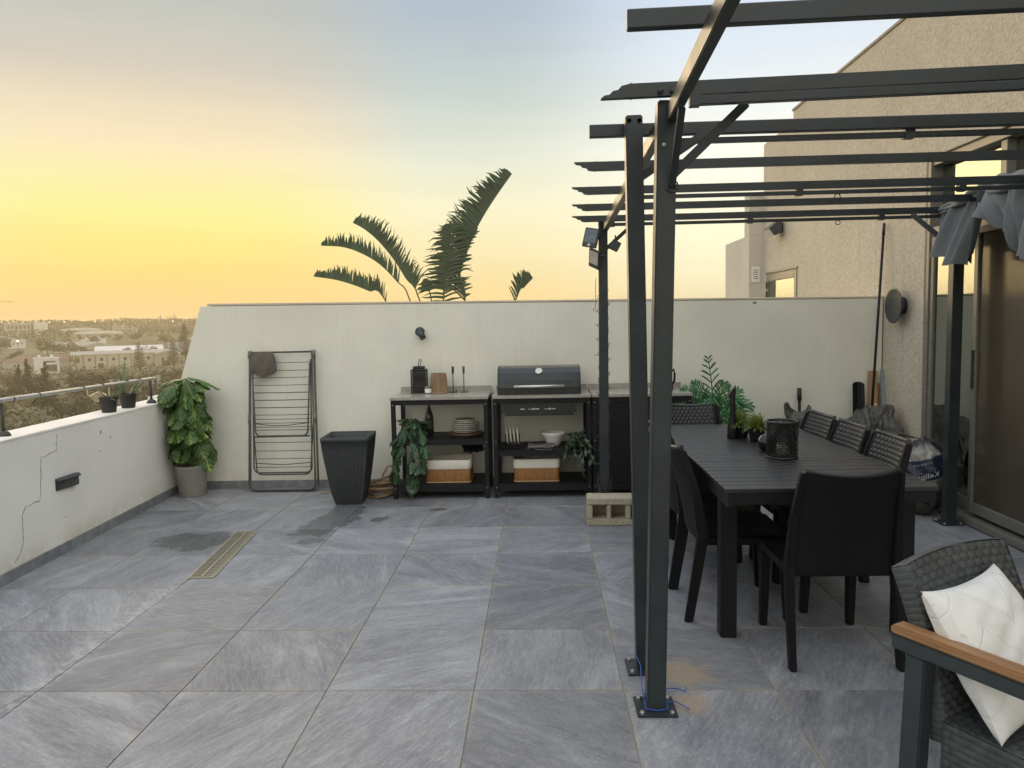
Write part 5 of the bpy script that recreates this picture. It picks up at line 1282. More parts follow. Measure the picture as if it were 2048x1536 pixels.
def cush(side):
    def f(u, v):
        x, y = u*2-1, v*2-1
        e = (1-x**2)*(1-y**2)
        pinch = .052*(abs(x)**3)*(1-abs(y)**2.2)+0
        px_ = x*(.192-.017*(1-y*y)*abs(x)**2.5+.004*(abs(y)**6)); py = y*(.192-.017*(1-x*x)*abs(y)**2.5+.004*(abs(x)**6))
        t = .082*max(0, e)**.42+.004*math.sin(x*7+y*3)*e+.003*math.sin(y*17-x*9)*e
        return Vector((px_, py, side*t))
    return f
part('cover', MB().grid(cush(1), 36, 36).grid(cush(-1), 36, 36), mat_cushion(), cs)
fwd = Vector((math.cos(R(-55.3)), math.sin(R(-55.3)), 0)); ti = R(32.4)
ctr = Vector((1.508, -.890, .578))
yv = Vector((0, 0, 1))*math.cos(ti)-fwd*math.sin(ti); zv = fwd*math.cos(ti)+Vector((0, 0, 1))*math.sin(ti); xv = yv.cross(zv)
mq = Matrix((xv, yv, zv)).transposed()
cs.location = ctr; cs.rotation_euler = mq.to_euler()

# ================================================================ right corner: pole, boards, plastic sheets, bag
bp_ = thing('broom_pole', 'long thin black pole leaning in the right corner', 'pole', (3.06, 3.52, .006))
part('shaft', MB().tube([(0, 0, .02), (.21, .245, 2.24)], .0115, 8), M_black, bp_)
part('grip', MB().tube([(.2015, .2351, 2.15), (.211, .2462, 2.25)], .0135, 8), M_lant, bp_)
part('brush_head', MB().box((-.13, -.03, -.0), (.13, .03, .045)), M_black, bp_, .006)
hd = thing('tool_handle', 'short black tool handle standing against the back wall', 'handle', (2.53, 3.62, .006))
part('shaft', MB().tube([(0, 0, .0), (.028, .12, .80)], .013, 8), M_black, hd)
part('grip', MB().tube([(.0255, .109, .73), (.0295, .1255, .84)], .018, 10), M_lant, hd)
M_ply = simple('raw_board', (.36, .235, .125), .7, var=.25, scale=6, bmp=.2)
for x0, x1, zt, yb, mat_, lab in ((3.105, 3.185, 1.00, 3.60, M_ply, 'brown wooden board leaning in the right corner'), (3.155, 3.178, .93, 3.55, simple('white_lath', (.72, .68, .60), .6), 'thin white lath leaning before the brown board'),
                                  (3.192, 3.212, .90, 3.56, simple('red_brown_lath', (.20, .09, .05), .6), 'thin red brown lath leaning beside the white one'), (3.215, 3.258, 1.015, 3.58, simple('blue_grey_board', (.23, .30, .31), .55), 'blue grey board leaning nearest the corner')):
    o = part('leaning_board', MB().box((0, -.009, 0), (x1-x0, .009, zt-.006)), mat_, None, .001, (x0, yb, .008), (R(-math.degrees(math.asin((3.785-yb)/zt))), R(3.5), 0)); tag(o, lab, 'board', 'boards leaning in the corner')
sh = thing('black_shovel', 'black plastic snow shovel blade up against the back wall corner', 'shovel', (3.045, 3.66, .006))
part('blade', MB().grid(lambda u, v: Vector((-.052+.104*u+(.0 if .1 < v < .93 else .0), .03*v+.02*math.sin(u*3.1), .52+.37*v-(.02*abs(u-.5)**3*8 if v > .95 else 0))), 12, 12), M_black, sh)
part('rib', MB().box((-.006, .028, .53), (.006, .040, .86)), M_lant, sh)
part('shaft', MB().tube([(0, .03, .56), (-.01, -.02, 0)], .014, 8), M_black, sh)
M_film = None
def mat_film():
    m, nt, lk, p = newmat('grey_plastic_film'); tc = N(nt, 'ShaderNodeTexCoord')
    a = noise(nt, lk, tc.outputs['Object'], 9, 5, .65, 1.0)
    lk.new(ramp(nt, lk, a, [(.3, (.032, .031, .026)), (.7, (.105, .099, .084))]), p.inputs['Base Color']); p.inputs['Roughness'].default_value = .32
    bump(nt, lk, a, .6, .02, p)
    out = [n for n in nt if n.type == 'OUTPUT_MATERIAL'][0]; tr = N(nt, 'ShaderNodeBsdfTransparent'); mx = N(nt, 'ShaderNodeMixShader'); mx.inputs[0].default_value = .88
    lk.new(tr.outputs[0], mx.inputs[1]); lk.new(p.outputs[0], mx.inputs[2]); lk.new(mx.outputs[0], out.inputs[0]); return m
M_film = mat_film()
from mathutils import noise as mnoise
def crumple(p, s, a, seed=0):
    q = Vector(p)*s
    rid = (1-abs(mnoise.noise(q*1.9+Vector((seed, 2, 7))))*2.2)*.22+(1-abs(mnoise.noise(q*4.3+Vector((1, seed, 3))))*2.2)*.12
    return Vector((0, -rid*a*.8, rid*a))+Vector(p)+Vector((mnoise.noise(Vector(p)*s+Vector((seed, 0, 0))), mnoise.noise(Vector(p)*s+Vector((0, seed+9, 0))), mnoise.noise(Vector(p)*s+Vector((0, 0, seed+5)))))*a+Vector((0, 0, abs(mnoise.noise(Vector(p)*s*2.7+Vector((3, seed, 1))))*a*.7))
def heap(prof, y0, y1, seed):
    """sheet draped over junk: ridge heights along x, falling to the floor in front and behind"""
    def f(u, v):
        i = u*(len(prof)-1); k = min(len(prof)-2, int(i)); t = i-k; x = prof[k][0]*(1-t)+prof[k+1][0]*t; z = prof[k][1]*(1-t)+prof[k+1][1]*t
        w = math.sin(math.pi*min(1, v*1.05))**.45 if v < .95 else 0
        return crumple((x, y0+(y1-y0)*v, .008+z*max(0, 1-abs(v-.62)**1.6*3.2 if v < .62 else 1-abs(v-.62)**2*6)), 7, .05*(1 if v > .05 else 0), seed)
    return MB().grid(f, 110, 76)
o = part('plastic_sheet', heap([(2.62, .10), (2.76, .42), (2.84, .58), (2.96, .68), (3.10, .70), (3.22, .69), (3.265, .40), (3.275, .1)], 3.02, 3.72, 2), M_film); tag(o, 'crumpled grey plastic sheet heaped in the right corner', 'sheet')
def lump(u, v):
    a = 2*math.pi*u; z = v
    r = .10*(math.sin(math.pi*min(1, z*.92+.08))**.4)*(1+.15*math.sin(a*2+z*3)); tip = .09*max(0, z-.75)/.25
    c = crumple((r*1.05*math.cos(a)*(1-.0*z)+(.07*math.copysign(1, math.cos(a))*(z > .8)*(z-.8)*5*abs(math.cos(a))), r*.6*math.sin(a), .68*z+.05*z*math.cos(a)**2*(z > .8)), 8, .035, 4)
    return c
o = part('plastic_sack', MB().grid(lump, 70, 46), M_film, None, 0, (2.465, 3.50, .004)); tag(o, 'small grey plastic sack with pointed corner behind the chairs', 'sack')
# tied carrier bag with printed band
def mat_bag():
    m, nt, lk, p = newmat('printed_bag'); tc = N(nt, 'ShaderNodeTexCoord'); sp = N(nt, 'ShaderNodeSeparateXYZ'); lk.new(tc.outputs['Object'], sp.inputs[0])
    h = mth(nt, lk, 'ADD', sp.outputs[2], mth(nt, lk, 'MULTIPLY', sp.outputs[0], -.32))
    n = noise(nt, lk, tc.outputs['Object'], 14, 5, .7)
    hh = mth(nt, lk, 'ADD', h, mth(nt, lk, 'MULTIPLY', n, .02))
    band = mth(nt, lk, 'MULTIPLY', sstep(nt, lk, hh, .285, .295), sstep(nt, lk, hh, .455, .445))
    c = mixc(nt, lk, band, ramp(nt, lk, n, [(.3, (.14, .135, .12)), (.6, (.33, .32, .29))]), (.008, .016, .045))
    c = mixc(nt, lk, sstep(nt, lk, h, .50, .54), c, (.035, .035, .04)); c = mixc(nt, lk, sstep(nt, lk, h, .23, .17), c, (.05, .045, .035))
    lk.new(c, p.inputs['Base Color']); p.inputs['Roughness'].default_value = .28; bump(nt, lk, n, .5, .02, p); return m
bg_ = thing('printed_bag', 'tied dark plastic bag with a blue printed band beside the glass door', 'bag', (3.09, 2.665, .006))
def bagf(u, v):
    a = 2*math.pi*u; z = v
    r = .165*math.sin(math.pi*(.04+.90*z))**.55*(1 if z < .8 else max(.12, 1-(z-.8)*4.2)); pl = 1+.06*math.sin(a*11)*max(0, z-.45)*2
    return crumple((r*1.05*pl*math.cos(a), r*pl*math.sin(a), .56*z), 6, .03, 8)
part('sack', MB().grid(bagf, 110, 60), mat_bag(), bg_)
part('knot', MB().lathe([(.03, .49), (.035, .52), (.025, .55), (.018, .565), (.0, .57)], 14), simple('bag_knot', (.03, .032, .035), .3), bg_)
def flap(a0, l, dz): return MB().grid(lambda u, v: crumple((math.cos(a0+.5*(v-.5))*(.02+l*u), math.sin(a0+.5*(v-.5))*(.02+l*u), .55+dz*u+.012*math.sin(v*20)*u), 9, .02, 3), 10, 8)
part('tied_ear', flap(2.6, .14, .03), simple('bag_ear', (.10, .11, .07), .25), bg_); part('tied_ear', flap(-.4, .13, -.06), simple('bag_ear_dark', (.03, .032, .035), .25), bg_)
# mirrored print on the band, as seen through the folded film
def text_mesh(body, size, name):
    cu_ = bpy.data.curves.new('t', 'FONT'); cu_.body = body; cu_.size = size; cu_.extrude = .0004; cu_.align_x = 'CENTER'
    ob = bpy.data.objects.new('t', cu_); COL.objects.link(ob); dg = bpy.context.evaluated_depsgraph_get(); dg.update()
    me = bpy.data.meshes.new_from_object(ob.evaluated_get(dg)); bpy.data.objects.remove(ob); me.name = name
    return me
M_print = simple('bag_print', (.42, .43, .42), .5)
for body, sz, z0, sl_, ra in (('Kellpr do', .055, .285, .30, .176), ('x XONE VI W', .018, .385, .32, .170)):
    me = text_mesh(body, sz, 'print')
    for v in me.vertices:
        x, y = -v.co.x, v.co.y                       # mirrored
        a = -math.pi/2-.45+x/ra; z = z0+y+x*sl_
        rr = ra*1.02+v.co.z+.012*math.sin(math.pi*min(1, max(0, z/.56)))-.004
        v.co = Vector((rr*1.04*math.cos(a), rr*math.sin(a), z))
    link('print', me, M_print, bg_)
# ================================================================ the city beyond the parapet
def far_mat(name, col, var=.12): return simple(name, col, .9, var=var, scale=.25)
W_CREAM = far_mat('far_cream', (.52, .47, .36)); W_WHITE = far_mat('far_white', (.66, .64, .58)); W_GREY = far_mat('far_grey', (.40, .38, .34)); W_STONE = far_mat('far_stone', (.36, .29, .19))
R_BROWN = far_mat('far_roof_brown', (.21, .145, .105)); R_GREY = far_mat('far_roof_grey', (.36, .34, .31)); R_WHITE = far_mat('far_roof_white', (.70, .68, .64)); W_BLUE = far_mat('far_bluegrey', (.40, .43, .45))
W_DARK = simple('far_window', (.06, .06, .06), .3)
def roof_tank(t, x, y, z):
    part('roof_tank', MB().lathe([(0, 0), (.8, 0), (.8, 1.5), (0, 1.7)], 10, (x, y, z)), R_WHITE, t)
def building(label, x, y, w, d, h, wall, roof=None, rtype='flat', rz=None, rh=1.5, wins=(), doors=(), piers=(), name='warehouse', cat='building', band=None, sink=3):
    """rz turns the long front to face the terrace"""
    z = ground_z(x, y); rz = math.atan2(x, y)*-1. if rz is None else rz
    t = thing(name, label, cat, (x, y, z), rz, 'buildings in the town beyond the parapet')
    part('wall', MB().box((-w/2, 0, -sink), (w/2, d, h)), wall, t)
    o = .35
    if rtype == 'gable_x': part('roof', MB().prism([(-o, h+.02), (d+o, h+.02), (d/2, h+rh)], 'x', -w/2-o, w/2+o), roof, t)
    elif rtype == 'gable_y': part('roof', MB().prism([(-w/2-o, h+.02), (w/2+o, h+.02), (0, h+rh)], 'y', -o, d+o), roof, t)
    elif rtype == 'hip': part('roof', MB().add([(-w/2-o, -o, h+.02), (w/2+o, -o, h+.02), (w/2+o, d+o, h+.02), (-w/2-o, d+o, h+.02), (-w/2+d/2, d/2, h+rh), (w/2-d/2, d/2, h+rh)], [(0, 1, 5, 4), (1, 2, 5), (2, 3, 4, 5), (3, 0, 4), (3, 2, 1, 0)]), roof, t)
    elif rtype == 'arch': part('roof', MB().prism([(-w/2-o, h+.02)]+[(-(w/2+o)*math.cos(R(k)), h+.02+rh*math.sin(R(k))) for k in range(15, 166, 15)]+[(w/2+o, h+.02)], 'y', -o, d+o), roof, t)
    else: part('roof', MB().box((-w/2-.2, -.2, h+.02), (w/2+.2, d+.2, h+.3)), roof or wall, t)
    for (wx, wz, ww, wh) in wins:
        f = part('window', MB().box((wx-ww/2-.12, -.10, wz-wh/2-.12), (wx+ww/2+.12, -.02, wz+wh/2+.12)), R_WHITE if wall is not W_WHITE else W_GREY, t); part('pane', MB().box((wx-ww/2, -.14, wz-wh/2), (wx+ww/2, -.102, wz+wh/2)), W_DARK, f)
    for (wx, ww, wh) in doors: part('door', MB().box((wx-ww/2, -.12, 0), (wx+ww/2, -.02, wh)), W_DARK, t)
    for px_ in piers: part('pier', MB().box((px_-.35, -.45, -sink), (px_+.35, -.01, h)), far_mat('far_pier', (.27, .24, .17)), t)
    if rtype == 'flat':
        for q in range(2): roof_tank(t, (-.28+.5*q)*w, d*.4, h+.3)
        part('aerial', MB().bar((w*.1, d*.5, h), (w*.1, d*.5, h+4), .14, .14, (0, 1, 0)).bar((w*.1-1, d*.5, h+3.6), (w*.1+1, d*.5, h+3.6), .12, .12), W_DARK, t)
    if band: part('cornice', MB().box((-w/2-.3, -.5, h-.7), (w/2+.3, -.46, h)), band, t)
    return t
bay = 6.45
building('long cream warehouse with a row of square windows', -258.8, 450.3, 51, 26, 8.6, W_CREAM, R_GREY, 'gable_x', None, 1.6, [(-25.5+9.6+k*bay, 5.3, 1.9, 1.9) for k in range(6)]+[(22.9, 5.3, 1.9, 1.9)], [(20, 2.4, 2.6), (-10, 3, 3)], [-25.5+6.2+k*bay for k in range(7)], band=far_mat('far_band', (.42, .37, .26)))
building('pale gabled hall at the right end of the cream warehouse', -228.0, 449.5, 14.5, 24, 8.2, far_mat('far_olive', (.38, .36, .24)), R_GREY, 'gable_y', None, 2.4, [(-2.6, 5.2, 1.6, 2.0), (1.4, 5.2, 1.6, 2.0)], [(-1, 4, 4.2)])
building('low pale wall building under a brown hip roof', -301, 441, 40, 15, 4.6, W_GREY, R_BROWN, 'hip', None, 3.6, [(-14+k*5, 2.4, 1.4, 1.2) for k in range(4)])
building('white block with a dark loading bay before the warehouse', -287, 424, 12.7, 9, 7.6, W_WHITE, R_WHITE, 'flat', None, 1, [(1.5, 5.6, 6, .8)], [(2.4, 5.5, 3.8)])
building('long grey roofed shed above the brown hip roof', -371, 583, 42, 16, 4.2, W_CREAM, R_GREY, 'gable_x', None, 3.2, [(-12+k*6, 2.4, 1.4, 1.2) for k in range(5)])
building('broad gabled hall with pale green roof', -343, 570, 30, 22, 4.0, W_CREAM, far_mat('far_roof_green', (.32, .34, .27)), 'gable_y', None, 4.2, [(-9, 2.2, 3, .8)])
building('white roofed shed behind the cream warehouse', -296, 530, 44, 20, 5.0, W_CREAM, R_WHITE, 'gable_x', None, 3.4, [(k*7-15, 3, 2, 1) for k in range(4)])
t = building('tan stone hall with tall arcade bays', -324.5, 606, 18.5, 16, 6.6, W_STONE, R_BROWN, 'hip', None, 3.4, [], [], [-8+k*3.2 for k in range(6)])
part('lantern_tower', MB().box((-1.2, 6.5, 9.8), (1.2, 9, 12.2)).prism([(-1.6, 12.2), (1.6, 12.2), (0, 14)], 'y', 6.2, 9.3), W_STONE, t)
building('large white block with dark upper windows at the far left', -552, 775, 24, 18, 11, W_GREY, R_WHITE, 'flat', None, 1, [(-8+k*3.6, 7.2, 2, 3.5) for k in range(6)]+[(-8+k*3.6, 2.6, 2, 2) for k in range(6)])
building('bare white gable wall beside the far left block', -536, 789, 13, 14, 11.5, W_WHITE, R_WHITE, 'flat')
building('wide shed with curved white roof on the slope', -440, 733, 46, 22, 4.0, W_GREY, R_WHITE, 'arch', None, 3.2)
building('second curved roof shed further up the slope', -478, 765, 38, 18, 5.2, W_GREY, R_WHITE, 'arch', None, 2.4)
building('small white house with dark windows on the left slope', -448, 625, 14, 9, 3.9, W_WHITE, R_GREY, 'gable_x', None, 2.0, [(-4.5+k*3, 2.2, 1, 1.6) for k in range(4)])
building('long hall with grey roof left of the white house', -466, 620, 38, 20, 4.0, W_GREY, R_GREY, 'arch', None, 5)
building('blue grey flat block behind the right pine', -266, 545, 17, 14, 9.3, W_BLUE, W_BLUE, 'flat', None, 1, [(-3, 5, 1.6, 1.6)])
building('small two storey block below the ridge', -438, 785, 19, 12, 7.0, W_GREY, R_BROWN, 'flat', None, 1, [(-6+k*4, 4.6, 1.6, 1.6) for k in range(4)])
building('pale flat store among the trees on the slope', -398, 655, 20, 10, 4.5, W_WHITE, R_WHITE, 'flat', None, 1, [(-5+k*5, 2.6, 2, 1) for k in range(3)])
building('tall plain block on the ridge right of the sheds', -455, 800, 16, 12, 9, far_mat('far_tan', (.36, .31, .24)), R_BROWN, 'flat')
building('white shed low on the right slope', -330, 700, 10, 6, 3.4, W_WHITE, R_WHITE, 'flat')
# stone chapel with a pointed arch and its ruined columns
cx, cy = -130.4, 213.7; cz = ground_z(cx, cy); ca = -math.atan2(cx, cy)
cpl = thing('stone_chapel', 'tan stone chapel front with a pointed arch beyond the parapet', 'chapel', (cx, cy, cz), ca)
arch = [(1.25*math.cos(R(a))-(0 if a < 90 else 0), 2.2+2.0*math.sin(R(a))**.8) for a in range(0, 181, 15)]
out_ = [(-3, -1), (3, -1), (3, 5.4), (0, 7.0), (-3, 5.4)]
mbc = MB(); 
for k in range(len(arch)-1): mbc.add([(arch[k][0], 0, arch[k][1]), (arch[k+1][0], 0, arch[k+1][1]), (arch[k+1][0]*2.4, 0, 5.4+1.6*(1-abs(arch[k+1][0])/1.25)), (arch[k][0]*2.4, 0, 5.4+1.6*(1-abs(arch[k][0])/1.25))], [(0, 1, 2, 3)])
mbc.box((-3, 0, -1), (-1.25, 3, 2.2)).box((1.25, 0, -1), (3, 3, 2.2)).box((-3, .05, 2.2), (-2.3, 3, 5.4)).box((2.3, .05, 2.2), (3, 3, 5.4))
part('wall', mbc, W_STONE, cpl); part('doorway', MB().box((-1.3, 1.2, -1), (1.3, 1.4, 4.5)), W_DARK, cpl); part('body', MB().prism([(-3, -1), (3, -1), (3, 5.3), (0, 6.8), (-3, 5.3)], 'y', 3, 9), W_STONE, cpl)
part('arch_moulding', MB().tube([(x*1.12, -.1, z*1.02) for x, z in arch], .16, 6), far_mat('far_pale_stone', (.50, .42, .29)), cpl)
for sx in (-1, 1): part('pinnacle', MB().tube([(sx*2.8, 0, 5.2), (sx*2.8, 0, 6.8), (sx*2.8, 0, 8.4)], .3, 6, True, [.35, .3, .05]), W_STONE, cpl)
rux, ruy = -152, 258
for k in range(9):
    x = rux+k*2.2*.82; y = ruy+k*2.2*.55; hh = random.uniform(4.5, 8)
    o = thing('stone_column', 'weathered pale stone pier standing among the trees by the chapel', 'column', (x, y, ground_z(x, y)), 0, 'stone piers by the chapel')
    part('shaft', MB().box((-.45, -.45, -.5), (.45, .45, hh)), W_GREY, o); part('capital', MB().box((-.65, -.65, hh+.002), (.65, .65, hh+.45)), W_GREY, o)
# tower cranes on the skyline
M_crane = simple('crane_lattice', (.23, .16, .10), .7)
def crane(x, y, mast, jib, rz, label):
    t = thing('tower_crane', label, 'crane', (x, y, ground_z(x, y)), rz, 'tower cranes on the skyline')
    mb = MB()
    for a, b in ((-.7, -.7), (.7, -.7), (.7, .7), (-.7, .7)): mb.bar((a, b, 0), (a, b, mast), .25, .25, (0, 1, 0))
    for k in range(int(mast/2.2)): mb.bar((-.7 if k % 2 else .7, -.7, k*2.2), (.7 if k % 2 else -.7, -.7, k*2.2+2.2), .16, .16, (0, 1, 0))
    part('mast', mb, M_crane, t); mb = MB()
    mb.bar((-jib*.3, 0, mast), (jib, 0, mast), .3, .3).bar((0, 0, mast+1.5), (jib, 0, mast+1.2), .2, .2).bar((-jib*.3, 0, mast), (0, 0, mast+4), .2, .2).bar((0, 0, mast+4), (jib*.6, 0, mast+1.3), .15, .15).bar((0, 0, mast), (0, 0, mast+4.2), .5, .5, (0, 1, 0))
    for k in range(int(jib/2)): mb.bar((k*2, 0, mast), (k*2+1, 0, mast+1.4), .15, .15).bar((k*2+1, 0, mast+1.4), (k*2+2, 0, mast), .15, .15)
    part('jib', mb, M_crane, t); part('counterweight', MB().box((-jib*.3, -.8, mast-2.2), (-jib*.3+2.4, .8, mast-.2)), M_crane, t)
crane(-665, 856, 31, 44, R(22), 'tower crane with long jib at the left edge of the skyline'); crane(-441, 861, 13, 9, R(150), 'short dark crane mast on the ridge'); crane(-425, 862, 14, 12, R(170), 'small crane with tilted jib near the slanted wall end')

# ---------------------------------------------------------------- trees
def mat_foliage(name, col):
    m, nt, lk, p = newmat(name); geo = N(nt, 'ShaderNodeNewGeometry'); oi = N(nt, 'ShaderNodeObjectInfo')
    n = noise(nt, lk, geo.outputs['Position'], .9, 4, .7)
    c = ramp(nt, lk, n, [(.3, tuple(v*.45 for v in col)), (.55, col), (.75, tuple(v*1.7 for v in col))])
    hs = N(nt, 'ShaderNodeHueSaturation'); lk.new(c, hs.inputs['Color']); mr = N(nt, 'ShaderNodeMapRange'); lk.new(oi.outputs['Random'], mr.inputs[0]); mr.inputs[3].default_value = .7; mr.inputs[4].default_value = 1.3; lk.new(mr.outputs[0], hs.inputs['Value'])
    lk.new(hs.outputs[0], p.inputs['Base Color']); p.inputs['Roughness'].default_value = .8; return m
F_DARK = mat_foliage('foliage_dark', (.045, .055, .022)); F_MID = mat_foliage('foliage_mid', (.095, .092, .036)); F_PINE = mat_foliage('foliage_pine', (.055, .062, .028)); F_DRY = mat_foliage('foliage_dry', (.17, .14, .06))
M_bark = simple('far_bark', (.11, .085, .06), .9, scale=1.)
def crown_mesh(kind, seed, n=520):
    """unit crown (height 1, radius about .5) of small leaf clumps spread through several lobes"""
    r = random.Random(seed); mb = MB()
    lobes = []
    if kind == 'round': lobes = [(r.uniform(-.27, .27), r.uniform(-.27, .27), r.uniform(.35, .78), r.uniform(.16, .27)) for _ in range(11)]
    elif kind == 'cypress': lobes = [(r.uniform(-.05, .05), r.uniform(-.05, .05), .10+.085*k, .17*(1-(k/10.5)**1.6)+.02) for k in range(11)]
    elif kind == 'flat': lobes = [(r.uniform(-.36, .36), r.uniform(-.36, .36), r.uniform(.55, .82), r.uniform(.13, .22)) for _ in range(12)]
    for k in range(n):
        lx, ly, lz, lr = r.choice(lobes)
        d = Vector((r.gauss(0, 1), r.gauss(0, 1), r.gauss(0, 1))).normalized(); rad = lr*(.45+.6*r.random()**.6)
        c = Vector((lx, ly, lz))+d*rad*Vector((1, 1, .85)) if False else Vector((lx+d.x*rad, ly+d.y*rad, lz+d.z*rad*.85))
        s = r.uniform(.022, .050); a = Vector((r.gauss(0, 1), r.gauss(0, 1), r.gauss(0, .6))).normalized(); b = a.cross(d+Vector((.01, .02, .03))).normalized()
        mb.add([c+a*s, c+b*s*.8, c-a*s, c-b*s*.8], [(0, 1, 2, 3)], False)
    return mb.mesh('crown', fix=False)
def trunk_mesh(seed, top=.55, nl=4):
    r = random.Random(seed); mb = MB().tube([(0, 0, -.06), (.01, 0, .2), (0, .01, top)], .02, 6, True, [.03, .022, .010])
    for k in range(nl):
        a = r.uniform(0, 6.28); mb.tube([(0, 0, .25+.06*k), (.1*math.cos(a), .1*math.sin(a), .38+.06*k), (.2*math.cos(a), .2*math.sin(a), .55+.05*k)], .01, 5, True, [.012, .008, .003])
    return mb.mesh('trunk')
CR = {k: [crown_mesh(k, 40+i, 700 if k != 'cypress' else 520) for i in range(3)] for k in ('round', 'cypress', 'flat')}
TR = [trunk_mesh(i) for i in range(3)]
for me in TR: me.materials.append(M_bark)
def with_mat(me, mat):
    key = (me.name, mat.name)
    if key not in MATS: c = me.copy(); c.materials.clear(); c.materials.append(mat); MATS[key] = c
    return MATS[key]
def tree(x, y, w, h, kind, mat, label, name='tree', lift=0.):
    z = ground_z(x, y); t = thing(name, label, 'tree', (x, y, z+lift), random.uniform(0, 6.28), 'trees in the town beyond the parapet')
    i = random.randrange(3)
    link('trunk', TR[i], None, t, (0, 0, 0), (0, 0, 0), (h*.9, h*.9, h*.95)); link('crown', with_mat(CR[kind][i], mat), None, t, (0, 0, 0), (0, 0, random.uniform(0, 6.28)), (w, w, h))
    return t
def norfolk(x, y, h, label, seed):
    r = random.Random(seed); t = thing('norfolk_pine', label, 'tree', (x, y, ground_z(x, y)), 0, 'tall pines before the warehouse')
    part('trunk', MB().tube([(0, 0, -1), (.1, 0, h*.5), (.0, .05, h)], .25, 6, True, [.38, .26, .05]), M_bark, t); mb = MB()
    n = int(h/.95)
    for k in range(n):
        f = k/n; z = h*(.16+.83*f); L = (.30*h)*(1-f)**.8*.75+.35
        for q in range(7):
            a = q*6.283/7+k*.5+r.uniform(-.2, .2); d = Vector((math.cos(a), math.sin(a), .22)); l = L*r.uniform(.75, 1.1)
            for s in range(9):
                c = Vector((0, 0, z))+d*l*(.12+.88*s/8); up = Vector((0, 0, 1)); e = d.cross(up).normalized(); w = .30*(1-.25*s/8)
                mb.add([c-e*w, c+d*.42+up*.16, c+e*w, c-d*.2+up*.34], [(0, 1, 2, 3)]); mb.add([c-up*.12, c+d*.36, c+up*.36, c-d*.2], [(0, 1, 2, 3)])
    part('crown', mb, F_PINE, t, fix=False)
norfolk(-225.7, 412.6, 17.0, 'norfolk pine standing before the middle of the cream warehouse', 1); norfolk(-215, 431, 18.0, 'norfolk pine left of the tallest pine', 2); norfolk(-236, 490, 26.0, 'tallest norfolk pine beside the slanted wall end', 3)
big = [(-206, 268, 9, 15.5, 'cypress', F_DARK, 'dark tall tree at the left edge beyond the rail'), (-199, 276, 8.5, 13, 'cypress', F_DARK, 'dark tree right of the left edge tree'), (-191, 270, 10, 15.5, 'cypress', F_DARK, 'left half of the big dark tree pair'),
       (-181, 265, 10, 14.0, 'cypress', F_DARK, 'right half of the big dark tree pair'), (-363, 539, 20, 15.5, 'round', F_DARK, 'broad dark tree above the brown hip roof'), (-349, 540, 15, 12, 'round', F_DARK, 'smaller dark tree beside the broad one'),
       (-418, 566, 17, 13, 'round', F_DARK, 'round tree on the left slope by the hall'), (-180, 283, 10, 11.5, 'round', F_MID, 'green tree behind the handrail left of the pots'), (-163, 282, 12, 11.5, 'round', F_MID, 'green tree behind the first parapet pot'),
       (-146, 262, 11, 11, 'round', F_MID, 'green tree behind the aloe pot'), (-133, 258, 10, 10, 'round', F_DARK, 'dark tree left of the climbing plant'), (-272, 428, 5.5, 9.5, 'flat', F_DRY, 'small dry palm like tree before the white block')]
for x, y, w, h, k, m, lab in big: tree(x, y, w, h, k, m, lab)
rt = random.Random(77)
ORD = ['leftmost', 'second', 'third', 'fourth', 'fifth', 'sixth', 'seventh', 'eighth', 'ninth', 'tenth', 'eleventh', 'twelfth', 'thirteenth', 'fourteenth', 'fifteenth', 'sixteenth', 'seventeenth', 'eighteenth', 'nineteenth', 'twentieth',
       'twenty first', 'twenty second', 'twenty third', 'twenty fourth', 'twenty fifth', 'rightmost']
def scatter(n, az0, az1, d0, d1, hs, kind, mats, label, lo=1.):
    spots = sorted((rt.uniform(az0, az1), rt.uniform(d0, d1), rt.uniform(*hs)) for k in range(n))
    for k, (az, d, h) in enumerate(spots):
        az = R(az); word = ORD[k] if k < n-1 else 'rightmost'
        tree(d*math.sin(az), d*math.cos(az), h*rt.uniform(.9, 1.5)*lo, h, rt.choice(kind), rt.choice(mats), (word+' ' if word.endswith('most') else word+' from the left ')+label)
scatter(26, -39, -25, 175, 255, (5.5, 8.5), ['round'], [F_MID, F_MID, F_DARK], 'of the bushy trees just beyond the parapet', 1.15)
scatter(26, -40, -25, 260, 340, (6, 10), ['round'], [F_MID, F_DARK, F_DARK], 'of the tree belt below the warehouses')
scatter(26, -39, -24, 345, 405, (5, 8.5), ['round', 'flat'], [F_MID, F_DARK, F_DRY], 'of the trees directly before the cream warehouse', 1.1)
scatter(14, -40, -25, 545, 640, (6, 11), ['round'], [F_DARK, F_MID], 'of the trees between the sheds')
scatter(10, -40, -25, 700, 800, (6, 11), ['round'], [F_DARK, F_MID], 'of the trees on the upper slope')
# a few lit lamps among the far houses
M_lit = bpy.data.materials.new('lamp_lit'); M_lit.use_nodes = True; e_ = M_lit.node_tree.nodes['Principled BSDF']; e_.inputs['Emission Color'].default_value = (1, .86, .62, 1); e_.inputs['Emission Strength'].default_value = 5
for k, (x, y, lab) in enumerate(((-560, 840, 'lit lamp on the ridge behind the far left block'), (-548, 848, 'second lit lamp on the ridge right of the first'), (-520, 862, 'lit lamp on the ridge above the curved sheds'), (-436, 880, 'lit lamp on the ridge near the small crane'), (-352, 770, 'lit lamp on the right slope'), (-400, 560, 'lit lamp in the trees at the left'))):
    t = thing('street_lamp', lab, 'lamp', (x, y, ground_z(x, y)), 0, 'lit lamps in the far town')
    part('pole', MB().tube([(0, 0, -1), (0, 0, 9)], .12, 6), M_bark, t); part('lamp_head', MB().lathe([(0, 9.0), (.5, 9.1), (.55, 9.5), (0, 9.9)], 8), M_lit, t)
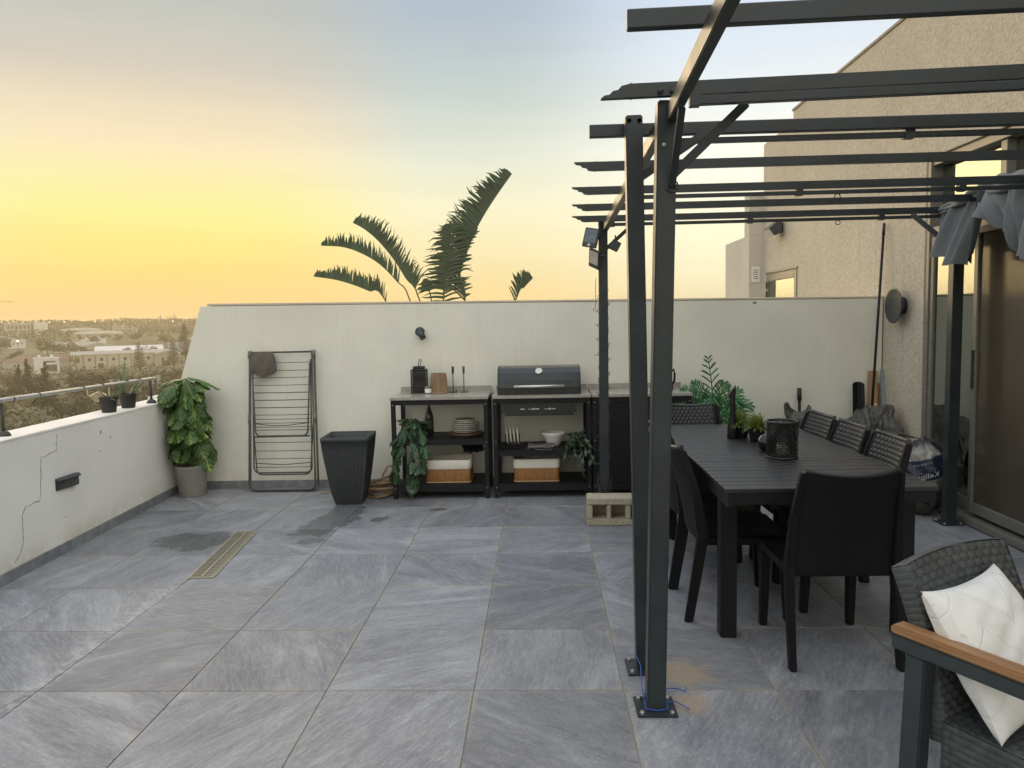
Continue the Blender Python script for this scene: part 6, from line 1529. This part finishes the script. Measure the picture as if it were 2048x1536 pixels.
# far wood along the ridge: one mass
mb = MB(); r = random.Random(5)
for k in range(26000):
    az = R(r.uniform(-48, 4)); d = r.uniform(820, 1350); x, y = d*math.sin(az), d*math.cos(az); lump_ = 1+.55*math.sin(az*95)+.4*math.sin(az*231+1)
    z = ground_z(x, y)+r.random()**1.1*(4.6+1.7*lump_)*(.75+.25*math.sin(az*60+d*.02))
    s = r.uniform(.7, 1.7); a = Vector((r.gauss(0, 1), r.gauss(0, 1), r.gauss(0, .7))).normalized(); b = a.cross(Vector((r.gauss(0, 1), r.gauss(0, 1), r.gauss(0, 1)))).normalized()
    c = Vector((x, y, z)); mb.add([c+a*s, c+b*s, c-a*s, c-b*s], [(0, 1, 2, 3)])
o = part('ridge_wood', mb, F_DARK, fix=False); o['kind'] = 'stuff'; o['label'] = 'far dark wood along the ridge'
# undergrowth between the near trees
mb = MB()
for k in range(22000):
    az = R(r.uniform(-46, -4)); d = 150+480*r.random()**.9; x, y = d*math.sin(az), d*math.cos(az); z = ground_z(x, y)+r.random()**1.5*2.6
    s = r.uniform(.3, .8); a = Vector((r.gauss(0, 1), r.gauss(0, 1), r.gauss(0, .7))).normalized(); b = a.cross(Vector((r.gauss(0, 1), r.gauss(0, 1), r.gauss(0, 1)))).normalized()
    c = Vector((x, y, z)); mb.add([c+a*s, c+b*s, c-a*s, c-b*s], [(0, 1, 2, 3)])
o = part('undergrowth', mb, F_MID, fix=False); o['kind'] = 'stuff'; o['label'] = 'green undergrowth between the trees below'

# ================================================================ haze over the town
hz = part('haze', MB().box((-2380, -2380, -60), (2380, 2380, 42)), None)
hz['kind'] = 'stuff'; hz['label'] = 'thin warm evening haze'
m = bpy.data.materials.new('haze_air'); m.use_nodes = True; nt = m.node_tree.nodes; nt.remove(nt['Principled BSDF'])
pv = nt.new('ShaderNodeVolumePrincipled'); pv.inputs['Color'].default_value = (.98, .82, .56, 1); pv.inputs['Density'].default_value = .00050; pv.inputs['Anisotropy'].default_value = .5
m.node_tree.links.new(pv.outputs[0], [n for n in nt if n.type == 'OUTPUT_MATERIAL'][0].inputs['Volume'])
hz.data.materials.append(m)
